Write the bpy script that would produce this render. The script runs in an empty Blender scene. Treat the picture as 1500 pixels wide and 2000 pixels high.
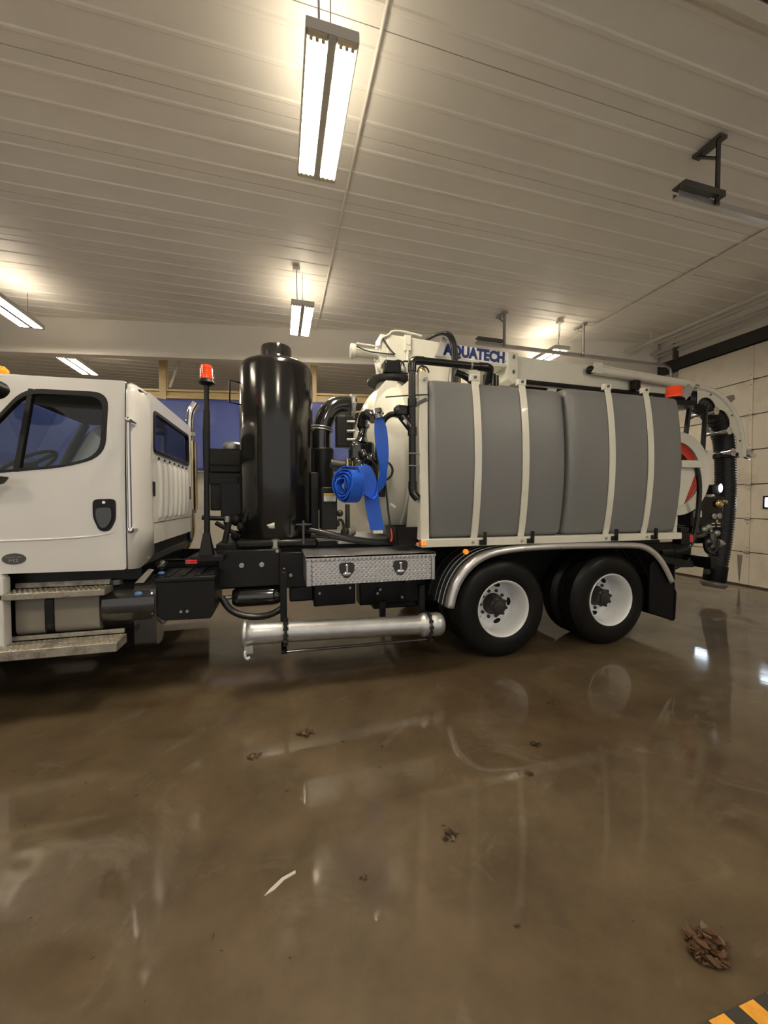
import bpy, bmesh, math, random
from mathutils import Vector, Matrix, Euler
from mathutils.geometry import tessellate_polygon

random.seed(7)
PI = math.pi
scene = bpy.context.scene
C = scene.collection

# ------------------------------------------------------------------ camera, world, exposure
cam_d = bpy.data.cameras.new('camera')
cam_d.sensor_fit = 'HORIZONTAL'; cam_d.sensor_width = 36.0; cam_d.lens = 18.0
cam_d.clip_start = 0.05; cam_d.clip_end = 100
cam = bpy.data.objects.new('camera', cam_d); C.objects.link(cam)
cam.location = (0, 0, 1.65)
cam.rotation_euler = (math.radians(90 - 1.5275), 0, math.radians(-15.3))
scene.camera = cam
world = bpy.data.worlds.new('world'); scene.world = world
world.use_nodes = True
world.node_tree.nodes['Background'].inputs[0].default_value = (1.0, 0.95, 0.88, 1)
world.node_tree.nodes['Background'].inputs[1].default_value = 0.60
vs = scene.view_settings
vs.view_transform = 'Standard'; vs.look = 'None'; vs.gamma = 1.0; vs.exposure = 0.3
vs.use_curve_mapping = False
TUBE_STRENGTH = 86.0

# ------------------------------------------------------------------ materials
M = {}
def mat(name, col, rough=0.5, metal=0.0, var=0.08, scale=4.0, bump=0.0, bscale=60.0, coat=0.0, spec=0.5,
        dirt=None, dirt_amt=0.0, dirt_scale=3.0, emit=None, estr=0.0, rvar=0.0, trans=0.0, alpha=1.0):
    m = bpy.data.materials.new(name); m.use_nodes = True
    nt = m.node_tree; N = nt.nodes; L = nt.links
    b = N['Principled BSDF']
    b.inputs['Roughness'].default_value = rough
    b.inputs['Metallic'].default_value = metal
    b.inputs['Specular IOR Level'].default_value = spec
    b.inputs['Coat Weight'].default_value = coat
    b.inputs['Coat Roughness'].default_value = 0.06
    b.inputs['Transmission Weight'].default_value = trans
    b.inputs['Alpha'].default_value = alpha
    tc = N.new('ShaderNodeTexCoord')
    nz = N.new('ShaderNodeTexNoise'); nz.inputs['Scale'].default_value = scale; nz.inputs['Detail'].default_value = 6
    L.new(tc.outputs['Object'], nz.inputs['Vector'])
    mx = N.new('ShaderNodeMix'); mx.data_type = 'RGBA'
    mx.inputs[6].default_value = (*[c * (1 - var) for c in col], 1)
    mx.inputs[7].default_value = (*[min(1, c * (1 + var)) for c in col], 1)
    L.new(nz.outputs['Fac'], mx.inputs[0])
    out = mx.outputs[2]
    if dirt is not None:
        n2 = N.new('ShaderNodeTexNoise'); n2.inputs['Scale'].default_value = dirt_scale; n2.inputs['Detail'].default_value = 8
        n2.inputs['Roughness'].default_value = 0.65
        L.new(tc.outputs['Object'], n2.inputs['Vector'])
        r = N.new('ShaderNodeMapRange'); r.inputs[1].default_value = 0.5; r.inputs[2].default_value = 0.75
        r.inputs[3].default_value = 0; r.inputs[4].default_value = dirt_amt
        L.new(n2.outputs['Fac'], r.inputs[0])
        m2 = N.new('ShaderNodeMix'); m2.data_type = 'RGBA'
        L.new(r.outputs[0], m2.inputs[0]); L.new(out, m2.inputs[6]); m2.inputs[7].default_value = (*dirt, 1)
        out = m2.outputs[2]
    L.new(out, b.inputs['Base Color'])
    if rvar > 0:
        n4 = N.new('ShaderNodeTexNoise'); n4.inputs['Scale'].default_value = scale * 1.7; n4.inputs['Detail'].default_value = 5
        L.new(tc.outputs['Object'], n4.inputs['Vector'])
        r4 = N.new('ShaderNodeMapRange'); r4.inputs[3].default_value = max(0.02, rough - rvar); r4.inputs[4].default_value = rough + rvar
        L.new(n4.outputs['Fac'], r4.inputs[0]); L.new(r4.outputs[0], b.inputs['Roughness'])
    if bump > 0:
        n3 = N.new('ShaderNodeTexNoise'); n3.inputs['Scale'].default_value = bscale; n3.inputs['Detail'].default_value = 4
        L.new(tc.outputs['Object'], n3.inputs['Vector'])
        bp = N.new('ShaderNodeBump'); bp.inputs['Strength'].default_value = bump; bp.inputs['Distance'].default_value = 0.01
        L.new(n3.outputs['Fac'], bp.inputs['Height']); L.new(bp.outputs[0], b.inputs['Normal'])
    if emit is not None:
        b.inputs['Emission Color'].default_value = (*emit, 1); b.inputs['Emission Strength'].default_value = estr
    M[name] = m
    return m

mat('cab_white', (0.75, 0.745, 0.73), 0.28, coat=0.5, var=0.03)
mat('cream_paint', (0.74, 0.73, 0.64), 0.35, coat=0.3, var=0.05, dirt=(0.4, 0.36, 0.27), dirt_amt=0.25)
mat('black_gloss', (0.012, 0.012, 0.012), 0.12, coat=1.0, var=0.2)
mat('separator_black', (0.010, 0.0095, 0.009), 0.16, var=0.2, coat=0.35, spec=0.4)
M['separator_black'].node_tree.nodes['Principled BSDF'].inputs['Coat Roughness'].default_value = 0.12
mat('black_paint', (0.007, 0.007, 0.0075), 0.38, var=0.3, dirt=(0.016, 0.014, 0.012), dirt_amt=0.6, rvar=0.12, spec=0.3)
mat('black_plastic', (0.007, 0.007, 0.008), 0.45, spec=0.3, var=0.2)
mat('pipe_black', (0.008, 0.008, 0.009), 0.25, var=0.2)
mat('engine_black', (0.012, 0.012, 0.012), 0.5, spec=0.3, var=0.3, dirt=(0.028, 0.025, 0.022), dirt_amt=0.5)
mat('rubber', (0.007, 0.007, 0.007), 0.42, spec=0.2, var=0.3, dirt=(0.014, 0.012, 0.010), dirt_amt=0.5, dirt_scale=5, rvar=0.12)
mat('hose_rubber', (0.012, 0.012, 0.014), 0.28, var=0.2)
mat('mudflap_rubber', (0.005, 0.005, 0.006), 0.6, spec=0.2, var=0.2)
mat('grey_poly', (0.172, 0.174, 0.176), 0.42, var=0.10, scale=1.2, bump=0.04, bscale=40, dirt=(0.215, 0.213, 0.208), dirt_amt=0.25, dirt_scale=1.5)
mat('rim_white', (0.80, 0.82, 0.84), 0.25, coat=0.4, var=0.03)
mat('hub_black', (0.02, 0.018, 0.017), 0.5, var=0.4, scale=20, dirt=(0.10, 0.07, 0.05), dirt_amt=0.6, dirt_scale=14)
mat('chrome', (0.75, 0.75, 0.76), 0.08, metal=1.0, var=0.02)
mat('brass', (0.75, 0.55, 0.28), 0.25, metal=1.0, var=0.1)
mat('aluminium', (0.56, 0.575, 0.60), 0.40, metal=0.88, var=0.18, scale=6, bump=0.10, bscale=30, dirt=(0.35, 0.33, 0.28), dirt_amt=0.5, dirt_scale=5, rvar=0.1)
mat('fender_metal', (0.66, 0.66, 0.66), 0.30, metal=0.75, var=0.1, rvar=0.08)
mat('fender_dark', (0.055, 0.058, 0.062), 0.4, metal=0.3, var=0.2)
mat('step_aluminium', (0.42, 0.39, 0.33), 0.5, metal=0.6, var=0.3, scale=10, bump=0.3, bscale=70, dirt=(0.06, 0.045, 0.03), dirt_amt=0.9, dirt_scale=9)
mat('dirty_tank', (0.23, 0.21, 0.175), 0.55, var=0.2, scale=3, dirt=(0.33, 0.31, 0.28), dirt_amt=0.5, dirt_scale=2.5)
mat('galvanised', (0.42, 0.42, 0.40), 0.45, metal=0.8, var=0.25, scale=15)
mat('dark_steel', (0.12, 0.12, 0.11), 0.5, metal=0.7, var=0.3)
mat('exhaust_metal', (0.60, 0.50, 0.34), 0.2, metal=1.0, var=0.15)
mat('lay_flat_blue', (0.012, 0.105, 0.62), 0.42, var=0.12, scale=8, bump=0.1, bscale=120)
mat('tarp_blue', (0.050, 0.074, 0.27), 0.55, var=0.15, scale=1.0, bump=0.6, bscale=2.5, dirt=(0.12, 0.15, 0.36), dirt_amt=0.7, dirt_scale=1.2)
mat('orange_lens', (0.95, 0.075, 0.012), 0.15, var=0.08, coat=1.0, emit=(1.0, 0.06, 0.005), estr=0.12)
mat('amber_lens', (0.95, 0.30, 0.02), 0.2, var=0.05, emit=(1.0, 0.3, 0.01), estr=0.4)
mat('red_lens', (0.6, 0.01, 0.02), 0.2, var=0.05, coat=1.0)
mat('red_hose', (0.60, 0.05, 0.03), 0.4, var=0.15)
mat('sign_white', (0.80, 0.80, 0.80), 0.3, var=0.02)
mat('sign_blue', (0.010, 0.028, 0.16), 0.4, var=0.05)
mat('label_white', (0.75, 0.74, 0.70), 0.5, var=0.05)
mat('label_yellow', (0.75, 0.50, 0.05), 0.5, var=0.1)
mat('label_ink', (0.05, 0.045, 0.04), 0.6, var=0.1)
mat('blue_cap', (0.10, 0.20, 0.45), 0.4, var=0.1)
mat('interior_dark', (0.030, 0.029, 0.026), 0.7, var=0.2)
mat('interior_grey', (0.045, 0.044, 0.040), 0.8, var=0.2)
mat('ceiling_white', (0.86, 0.82, 0.745), 0.42, var=0.06, scale=0.8, dirt=(0.72, 0.67, 0.58), dirt_amt=0.4, dirt_scale=0.9)
mat('ceiling_gap', (0.05, 0.045, 0.04), 0.9, var=0.1)
mat('wall_cream', (0.60, 0.56, 0.48), 0.6, var=0.08, dirt=(0.30, 0.26, 0.20), dirt_amt=0.5, dirt_scale=1.6)
mat('door_cream', (0.66, 0.60, 0.50), 0.5, var=0.06, scale=2, dirt=(0.42, 0.36, 0.27), dirt_amt=0.6, dirt_scale=2.2)
mat('door_line', (0.20, 0.17, 0.13), 0.7, var=0.2)
mat('door_scuff', (0.20, 0.17, 0.13), 0.7, var=0.5, scale=25)
mat('concrete_wall', (0.42, 0.41, 0.37), 0.8, var=0.15, scale=2, dirt=(0.22, 0.22, 0.20), dirt_amt=0.8, dirt_scale=1.1, bump=0.15, bscale=30)
mat('tan_steel', (0.46, 0.35, 0.17), 0.5, var=0.12)
mat('dark_header', (0.035, 0.032, 0.028), 0.8, var=0.3, scale=6)
mat('brown_board', (0.20, 0.13, 0.06), 0.6, var=0.2)
mat('fixture_white', (0.60, 0.57, 0.52), 0.5, var=0.03)
mat('reflector', (0.85, 0.84, 0.80), 0.25, var=0.02)
mat('tube_lit', (0.9, 0.9, 0.85), 0.5, var=0.0, emit=(1.0, 0.87, 0.67), estr=TUBE_STRENGTH)
mat('slot_lit', (0.9, 0.9, 0.85), 0.5, var=0.0, emit=(1.0, 0.87, 0.67), estr=7.0)
mat('lamp_holder', (0.70, 0.62, 0.45), 0.5, var=0.1)
mat('hazard_yellow', (0.78, 0.36, 0.035), 0.6, var=0.15, scale=20, dirt=(0.35, 0.17, 0.03), dirt_amt=0.6, dirt_scale=18)
mat('hazard_black', (0.035, 0.033, 0.028), 0.5, var=0.2)
mat('leaf_brown', (0.085, 0.043, 0.020), 0.45, var=0.35, scale=14)
mat('mud_brown', (0.045, 0.026, 0.014), 0.45, var=0.4, scale=18)
mat('grit_dark', (0.02, 0.016, 0.012), 0.5, var=0.3)
mat('white_scrap', (0.55, 0.53, 0.48), 0.6, var=0.1)
mat('daylight_pane', (0.8, 0.9, 1.0), 0.3, var=0.0, emit=(0.70, 0.86, 1.0), estr=9.0)
mat('lamp_lens_lit', (0.9, 0.9, 0.9), 0.1, var=0.0, emit=(0.9, 0.95, 1.0), estr=1.5)

def glass(name, col, alpha):
    # thin tinted pane: mix of clear transmission and a glossy reflection
    m = bpy.data.materials.new(name); m.use_nodes = True
    nt = m.node_tree; N = nt.nodes; L = nt.links
    for n in list(N): N.remove(n)
    o = N.new('ShaderNodeOutputMaterial'); t = N.new('ShaderNodeBsdfTransparent'); g = N.new('ShaderNodeBsdfGlossy')
    lw = N.new('ShaderNodeLayerWeight'); lw.inputs[0].default_value = 0.5
    pw = N.new('ShaderNodeMath'); pw.operation = 'POWER'; pw.inputs[1].default_value = 4.0; L.new(lw.outputs['Facing'], pw.inputs[0])
    fr = N.new('ShaderNodeMath'); fr.operation = 'MULTIPLY_ADD'; fr.inputs[1].default_value = 0.6; fr.inputs[2].default_value = 0.03; L.new(pw.outputs[0], fr.inputs[0])
    mx = N.new('ShaderNodeMixShader')
    tc = N.new('ShaderNodeTexCoord'); nz = N.new('ShaderNodeTexNoise'); nz.inputs['Scale'].default_value = 2.0
    cm = N.new('ShaderNodeMix'); cm.data_type = 'RGBA'
    cm.inputs[6].default_value = (*[c * 0.93 for c in col], 1); cm.inputs[7].default_value = (*col, 1)
    L.new(tc.outputs['Object'], nz.inputs['Vector']); L.new(nz.outputs['Fac'], cm.inputs[0]); L.new(cm.outputs[2], t.inputs[0])
    g.inputs['Roughness'].default_value = 0.03
    L.new(fr.outputs[0], mx.inputs[0]); L.new(t.outputs[0], mx.inputs[1]); L.new(g.outputs[0], mx.inputs[2]); L.new(mx.outputs[0], o.inputs[0])
    M[name] = m
glass('window_glass', (0.80, 0.84, 0.86), 1)
glass('rear_glass', (0.62, 0.70, 0.71), 1)

def plate_material():
    m = mat('diamond_plate', (0.62, 0.62, 0.63), 0.34, metal=0.9, var=0.1)
    nt = m.node_tree; N = nt.nodes; L = nt.links; b = N['Principled BSDF']
    tc = N.new('ShaderNodeTexCoord'); sx = N.new('ShaderNodeSeparateXYZ'); L.new(tc.outputs['Object'], sx.inputs[0])
    def op(o, a, b_=None, c=None):
        n = N.new('ShaderNodeMath'); n.operation = o
        for k, v in enumerate((a, b_, c)):
            if v is None: continue
            if isinstance(v, (int, float)): n.inputs[k].default_value = v
            else: L.new(v, n.inputs[k])
        return n.outputs[0]
    q = op('ADD', sx.outputs[1], sx.outputs[2]); sc_ = 1 / 0.030 * 0.7071
    u = op('MULTIPLY', op('ADD', sx.outputs[0], q), sc_); w = op('MULTIPLY', op('SUBTRACT', sx.outputs[0], q), sc_)
    par = op('MODULO', op('ADD', op('ADD', op('FLOOR', u), op('FLOOR', w)), 1000.0), 2.0)
    lu = op('SUBTRACT', op('FRACT', u), 0.5); lw = op('SUBTRACT', op('FRACT', w), 0.5)
    def ell(a, b_): return op('ADD', op('POWER', op('MULTIPLY', a, 2.1), 2.0), op('POWER', op('MULTIPLY', b_, 5.2), 2.0))
    dd = op('ADD', op('MULTIPLY', ell(lu, lw), par), op('MULTIPLY', ell(lw, lu), op('SUBTRACT', 1.0, par)))
    class _O: pass
    mx = _O(); mx.outputs = [op('MAXIMUM', op('SUBTRACT', 1.0, dd), 0.0)]
    bp = N.new('ShaderNodeBump'); bp.inputs['Strength'].default_value = 1.0; bp.inputs['Distance'].default_value = 0.004
    L.new(mx.outputs[0], bp.inputs['Height']); L.new(bp.outputs[0], b.inputs['Normal'])
plate_material()

def floor_material():
    m = bpy.data.materials.new('wet_concrete'); m.use_nodes = True
    nt = m.node_tree; N = nt.nodes; L = nt.links; b = N['Principled BSDF']
    tc = N.new('ShaderNodeTexCoord')
    def noise(s, d=6, r=0.55, dist=0.0):
        n = N.new('ShaderNodeTexNoise'); n.inputs['Scale'].default_value = s; n.inputs['Detail'].default_value = d
        n.inputs['Roughness'].default_value = r; n.inputs['Distortion'].default_value = dist
        L.new(tc.outputs['Object'], n.inputs['Vector']); return n
    a = noise(0.55, 7, 0.6, 0.4); c2 = noise(2.4, 8, 0.65); c3 = noise(60, 3)
    ramp = N.new('ShaderNodeValToRGB')
    ramp.color_ramp.elements[0].position = 0.30; ramp.color_ramp.elements[0].color = (0.064, 0.041, 0.019, 1)
    ramp.color_ramp.elements[1].position = 0.70; ramp.color_ramp.elements[1].color = (0.142, 0.106, 0.062, 1)
    L.new(a.outputs['Fac'], ramp.inputs[0])
    r2 = N.new('ShaderNodeValToRGB')
    r2.color_ramp.elements[0].position = 0.35; r2.color_ramp.elements[0].color = (0.62, 0.60, 0.56, 1)
    r2.color_ramp.elements[1].position = 0.70; r2.color_ramp.elements[1].color = (1.12, 1.12, 1.12, 1)
    L.new(c2.outputs['Fac'], r2.inputs[0])
    mx = N.new('ShaderNodeMix'); mx.data_type = 'RGBA'; mx.blend_type = 'MULTIPLY'; mx.inputs[0].default_value = 0.95
    L.new(ramp.outputs[0], mx.inputs[6]); L.new(r2.outputs[0], mx.inputs[7])
    # pale scuffed streaks where the slab has worn
    sc = noise(1.3, 9, 0.7, 2.2); sr = N.new('ShaderNodeMapRange'); sr.inputs[1].default_value = 0.56; sr.inputs[2].default_value = 0.72; sr.inputs[3].default_value = 0; sr.inputs[4].default_value = 0.55
    L.new(sc.outputs['Fac'], sr.inputs[0])
    m3 = N.new('ShaderNodeMix'); m3.data_type = 'RGBA'; L.new(sr.outputs[0], m3.inputs[0]); L.new(mx.outputs[2], m3.inputs[6]); m3.inputs[7].default_value = (0.175, 0.145, 0.108, 1)
    # rusty stains
    st_ = noise(0.9, 6, 0.6, 1.0); s2 = N.new('ShaderNodeMapRange'); s2.inputs[1].default_value = 0.60; s2.inputs[2].default_value = 0.78; s2.inputs[3].default_value = 0; s2.inputs[4].default_value = 0.6
    L.new(st_.outputs['Fac'], s2.inputs[0])
    m4 = N.new('ShaderNodeMix'); m4.data_type = 'RGBA'; L.new(s2.outputs[0], m4.inputs[0]); L.new(m3.outputs[2], m4.inputs[6]); m4.inputs[7].default_value = (0.072, 0.038, 0.017, 1)
    L.new(m4.outputs[2], b.inputs['Base Color'])
    b.inputs['Roughness'].default_value = 0.55
    b.inputs['Specular IOR Level'].default_value = 0.3
    # film of water: puddles are smooth, drier patches rougher
    w = noise(0.8, 5, 0.6, 0.8)
    wr = N.new('ShaderNodeMapRange'); wr.inputs[1].default_value = 0.40; wr.inputs[2].default_value = 0.66
    wr.inputs[3].default_value = 0.02; wr.inputs[4].default_value = 0.13
    L.new(w.outputs['Fac'], wr.inputs[0]); L.new(wr.outputs[0], b.inputs['Coat Roughness'])
    wc = N.new('ShaderNodeMapRange'); wc.inputs[1].default_value = 0.40; wc.inputs[2].default_value = 0.70
    wc.inputs[3].default_value = 1.0; wc.inputs[4].default_value = 0.55
    L.new(w.outputs['Fac'], wc.inputs[0]); L.new(wc.outputs[0], b.inputs['Coat Weight'])
    b.inputs['Coat IOR'].default_value = 1.45
    bp = N.new('ShaderNodeBump'); bp.inputs['Strength'].default_value = 0.12; bp.inputs['Distance'].default_value = 0.004
    L.new(c3.outputs['Fac'], bp.inputs['Height'])
    bp2 = N.new('ShaderNodeBump'); bp2.inputs['Strength'].default_value = 0.05; bp2.inputs['Distance'].default_value = 0.01
    c4 = noise(7, 4); L.new(c4.outputs['Fac'], bp2.inputs['Height'])
    L.new(bp.outputs[0], b.inputs['Normal']); L.new(bp2.outputs[0], b.inputs['Coat Normal'])
    M['wet_concrete'] = m
floor_material()

# ------------------------------------------------------------------ mesh helpers
class MB:
    def __init__(s): s.v = []; s.f = []
    def add(s, vs_, fs):
        o = len(s.v); s.v += [tuple(p) for p in vs_]; s.f += [tuple(i + o for i in f) for f in fs]; return s
    def box(s, x0, x1, y0, y1, z0, z1, rot=None):
        vs_ = [Vector((x, y, z)) for z in (z0, z1) for y in (y0, y1) for x in (x0, x1)]
        if rot is not None:
            c = Vector(((x0 + x1) / 2, (y0 + y1) / 2, (z0 + z1) / 2)); R = Euler(rot).to_matrix()
            vs_ = [R @ (p - c) + c for p in vs_]
        return s.add(vs_, [(0, 2, 3, 1), (4, 5, 7, 6), (0, 1, 5, 4), (2, 6, 7, 3), (0, 4, 6, 2), (1, 3, 7, 5)])
    def cyl(s, p0, p1, r0, r1=None, n=20, cap=True):
        r1 = r0 if r1 is None else r1
        p0 = Vector(p0); p1 = Vector(p1); d = (p1 - p0).normalized()
        u = d.orthogonal().normalized(); w = d.cross(u)
        ring = lambda p, r: [p + (u * math.cos(2 * PI * k / n) + w * math.sin(2 * PI * k / n)) * r for k in range(n)]
        vs_ = ring(p0, r0) + ring(p1, r1)
        fs = [(k, (k + 1) % n, n + (k + 1) % n, n + k) for k in range(n)]
        if cap: fs += [tuple(range(n))[::-1], tuple(range(n, 2 * n))]
        return s.add(vs_, fs)
    def lathe(s, prof, o, axis, n=32, up=None, caps=True):
        # prof: (radius, distance along axis)
        d = Vector(axis).normalized(); u = Vector(up).normalized() if up else d.orthogonal().normalized(); w = d.cross(u); o = Vector(o)
        vs_ = []; 
        for r, h in prof:
            vs_ += [o + d * h + (u * math.cos(2 * PI * k / n) + w * math.sin(2 * PI * k / n)) * max(r, 1e-4) for k in range(n)]
        fs = []
        for j in range(len(prof) - 1):
            for k in range(n):
                fs.append((j * n + k, j * n + (k + 1) % n, (j + 1) * n + (k + 1) % n, (j + 1) * n + k))
        if caps:
            fs.append(tuple(range(n))[::-1]); fs.append(tuple(range((len(prof) - 1) * n, len(prof) * n)))
        return s.add(vs_, fs)
    def tube(s, pts, r, n=12, closed=False, smooth=0):
        P = [Vector(p) for p in pts]
        for _ in range(smooth):
            Q = [P[0]]
            for a, b in zip(P[:-1], P[1:]): Q += [a * 0.75 + b * 0.25, a * 0.25 + b * 0.75]
            Q.append(P[-1]); P = Q
        if not hasattr(r, '__len__'): rr = [r] * len(P)
        else: rr = [r[min(len(r) - 1, int(i * len(r) / len(P)))] for i in range(len(P))]
        vs_ = []; fs = []; pu = None; m = len(P)
        for i, p in enumerate(P):
            if closed: t = (P[(i + 1) % m] - P[i - 1])
            else: t = P[min(i + 1, m - 1)] - P[max(i - 1, 0)]
            t = t.normalized()
            if pu is None: u = t.orthogonal().normalized()
            else:
                u = pu - t * pu.dot(t)
                u = u.normalized() if u.length > 1e-6 else t.orthogonal().normalized()
            pu = u; w = t.cross(u)
            vs_ += [p + (u * math.cos(2 * PI * k / n) + w * math.sin(2 * PI * k / n)) * rr[i] for k in range(n)]
        for i in range(m if closed else m - 1):
            j = (i + 1) % m
            for k in range(n): fs.append((i * n + k, i * n + (k + 1) % n, j * n + (k + 1) % n, j * n + k))
        if not closed: fs += [tuple(range(n))[::-1], tuple(range((m - 1) * n, m * n))]
        return s.add(vs_, fs)
    def plate(s, outer, holes, f0, f1):
        # outer/holes: 2-D loops; f0, f1 map (a, b) -> 3-D point on either face
        loops = [[Vector((a, b, 0)) for a, b in l] for l in [outer] + list(holes)]
        tris = tessellate_polygon(loops)
        flat = [p for l in loops for p in l]; n = len(flat)
        vs_ = [f0(p.x, p.y) for p in flat] + [f1(p.x, p.y) for p in flat]
        fs = [tuple(t) for t in tris] + [tuple(n + i for i in t)[::-1] for t in tris]
        k = 0
        for l in loops:
            m = len(l)
            for i in range(m):
                j = (i + 1) % m
                fs.append((k + i, k + j, n + k + j, n + k + i))
            k += m
        return s.add(vs_, fs)
    def prism(s, poly, axis, a0, a1):
        if axis == 'y': g = lambda t: (lambda a, b: Vector((a, t, b)))
        elif axis == 'x': g = lambda t: (lambda a, b: Vector((t, a, b)))
        else: g = lambda t: (lambda a, b: Vector((a, b, t)))
        return s.plate(poly, [], g(a0), g(a1))
    def ball(s, c, r, n=16, m=10):
        rx, ry, rz = r if hasattr(r, '__len__') else (r, r, r); c = Vector(c)
        vs_ = [c + Vector((0, 0, rz))]; fs = []
        for j in range(1, m):
            t = PI * j / m
            for k in range(n):
                a = 2 * PI * k / n
                vs_.append(c + Vector((rx * math.sin(t) * math.cos(a), ry * math.sin(t) * math.sin(a), rz * math.cos(t))))
        vs_.append(c - Vector((0, 0, rz)))
        for k in range(n):
            fs.append((0, 1 + k, 1 + (k + 1) % n))
            for j in range(m - 2):
                a = 1 + j * n
                fs.append((a + k, a + n + k, a + n + (k + 1) % n, a + (k + 1) % n))
            a = 1 + (m - 2) * n
            fs.append((a + k, len(vs_) - 1, a + (k + 1) % n))
        return s.add(vs_, fs)
    def ribbon(s, pts, widths, th=0.006):
        # pts: centre line; widths: full width vectors per point
        P = [Vector(p) for p in pts]; W = [Vector(w) for w in widths]; vs_ = []; fs = []; m = len(P)
        for i in range(m):
            t = (P[min(i + 1, m - 1)] - P[max(i - 1, 0)]).normalized(); w = W[i]; nn = t.cross(w).normalized() * th / 2
            vs_ += [P[i] - w / 2 - nn, P[i] + w / 2 - nn, P[i] + w / 2 + nn, P[i] - w / 2 + nn]
        for i in range(m - 1):
            for k in range(4): fs.append((4 * i + k, 4 * i + (k + 1) % 4, 4 * i + 4 + (k + 1) % 4, 4 * i + 4 + k))
        fs += [(3, 2, 1, 0), tuple(4 * (m - 1) + k for k in range(4))]
        return s.add(vs_, fs)
    def build(s, name, material, parent=None, bevel=0.0, angle=35, seg=2, smooth=True):
        me = bpy.data.meshes.new(name); me.from_pydata(s.v, [], s.f); me.update()
        bm = bmesh.new(); bm.from_mesh(me); bmesh.ops.recalc_face_normals(bm, faces=bm.faces[:]); bm.to_mesh(me); bm.free()
        me.materials.append(M[material])
        if smooth:
            me.shade_smooth()
            me.set_sharp_from_angle(angle=math.radians(angle))
        o = bpy.data.objects.new(name, me); C.objects.link(o)
        if parent is not None: attach(o, parent)
        if bevel > 0:
            b = o.modifiers.new('bevel', 'BEVEL'); b.width = bevel; b.segments = seg; b.limit_method = 'ANGLE'; b.angle_limit = math.radians(40)
        return o

def world_of(o):
    m = o.matrix_basis.copy()
    while o.parent is not None:
        m = o.parent.matrix_basis @ o.matrix_parent_inverse @ m; o = o.parent
    return m
def attach(o, parent):
    o.parent = parent
    o.matrix_parent_inverse = world_of(parent).inverted()
def empty(name, loc=(0, 0, 0), parent=None, rotz=0.0):
    o = bpy.data.objects.new(name, None); C.objects.link(o); o.empty_display_size = 0.1
    o.location = loc; o.rotation_euler = (0, 0, rotz)
    if parent is not None: attach(o, parent)
    return o
def tag(o, label=None, cat=None, group=None, kind=None):
    if label: o['label'] = label
    if cat: o['category'] = cat
    if group: o['group'] = group
    if kind: o['kind'] = kind
    return o
def box(name, m, parent, x0, x1, y0, y1, z0, z1, bevel=0.004, rot=None):
    return MB().box(x0, x1, y0, y1, z0, z1, rot).build(name, m, parent, bevel=bevel)
def cyl(name, m, parent, p0, p1, r0, r1=None, n=20, bevel=0.0):
    return MB().cyl(p0, p1, r0, r1, n).build(name, m, parent, bevel=bevel)
def tube(name, m, parent, pts, r, n=12, smooth=2):
    return MB().tube(pts, r, n, smooth=smooth).build(name, m, parent, angle=50)
def text(name, body, m, parent, loc, size, rot=(PI / 2, 0, 0), depth=0.002, sx=1.0, bold=0.0, align='CENTER'):
    cu = bpy.data.curves.new(name, 'FONT'); cu.body = body; cu.size = size; cu.extrude = depth; cu.offset = bold
    cu.align_x = align; cu.align_y = 'CENTER'; cu.resolution_u = 3
    t = bpy.data.objects.new(name, cu); C.objects.link(t)
    dg = bpy.context.evaluated_depsgraph_get(); dg.update()
    me = bpy.data.meshes.new_from_object(t.evaluated_get(dg)); bpy.data.objects.remove(t)
    me.transform(Matrix.Translation(loc) @ Euler(rot).to_matrix().to_4x4() @ Matrix.Diagonal((sx, 1, 1, 1)))
    me.materials.clear(); me.materials.append(M[m])
    o = bpy.data.objects.new(name, me); C.objects.link(o)
    if parent is not None: attach(o, parent)
    return o
def rounded(pts, r, n=5):
    # round the corners of a 2-D loop; r a radius or one per corner
    out = []; m = len(pts)
    for i in range(m):
        p = Vector(pts[i]); a = Vector(pts[i - 1]); b = Vector(pts[(i + 1) % m]); rr = r[i] if hasattr(r, '__len__') else r
        d1 = (a - p); d2 = (b - p); rr = min(rr, d1.length * 0.49, d2.length * 0.49)
        p1 = p + d1.normalized() * rr; p2 = p + d2.normalized() * rr
        for k in range(n + 1):
            t = k / n; q = p1 * (1 - t) ** 2 + p * 2 * t * (1 - t) + p2 * t * t
            out.append((q.x, q.y))
    return out

# ------------------------------------------------------------------ the room
CZ = 5.43      # ceiling height
floor = MB().box(-11, 9.2, -5, 16, -0.2, 0).build('floor', 'wet_concrete', None, smooth=False); tag(floor, kind='structure', label='wet stained brown concrete floor of the truck bay')
wl = MB().box(-11.3, -11, -5, 16, 0, 6).build('wall_left', 'wall_cream'); tag(wl, kind='structure')
wr = MB().box(8.95, 9.2, -5, 16, 0, 6).build('wall_right', 'wall_cream'); tag(wr, kind='structure', label='cream wall around the overhead door')
# unseen side left open so world light reaches the ceiling; only piers and lintel stand
wf = MB().box(-11, -9.5, -5.3, -5, 0, 6).box(8.2, 9.2, -5.3, -5, 0, 6).box(-9.5, 8.2, -5.3, -5, 5.2, 6).build('wall_front', 'wall_cream'); tag(wf, kind='structure')
wb = MB().box(-11, 9.2, 15.6, 15.9, 0, 6).build('wall_back', 'concrete_wall'); tag(wb, kind='structure')

ceiling = MB().box(-11.3, 9.2, -5.3, 16, CZ + 0.03, CZ + 0.2).build('ceiling', 'ceiling_gap', smooth=False)
tag(ceiling, kind='structure', label='ribbed white steel liner ceiling')
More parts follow.
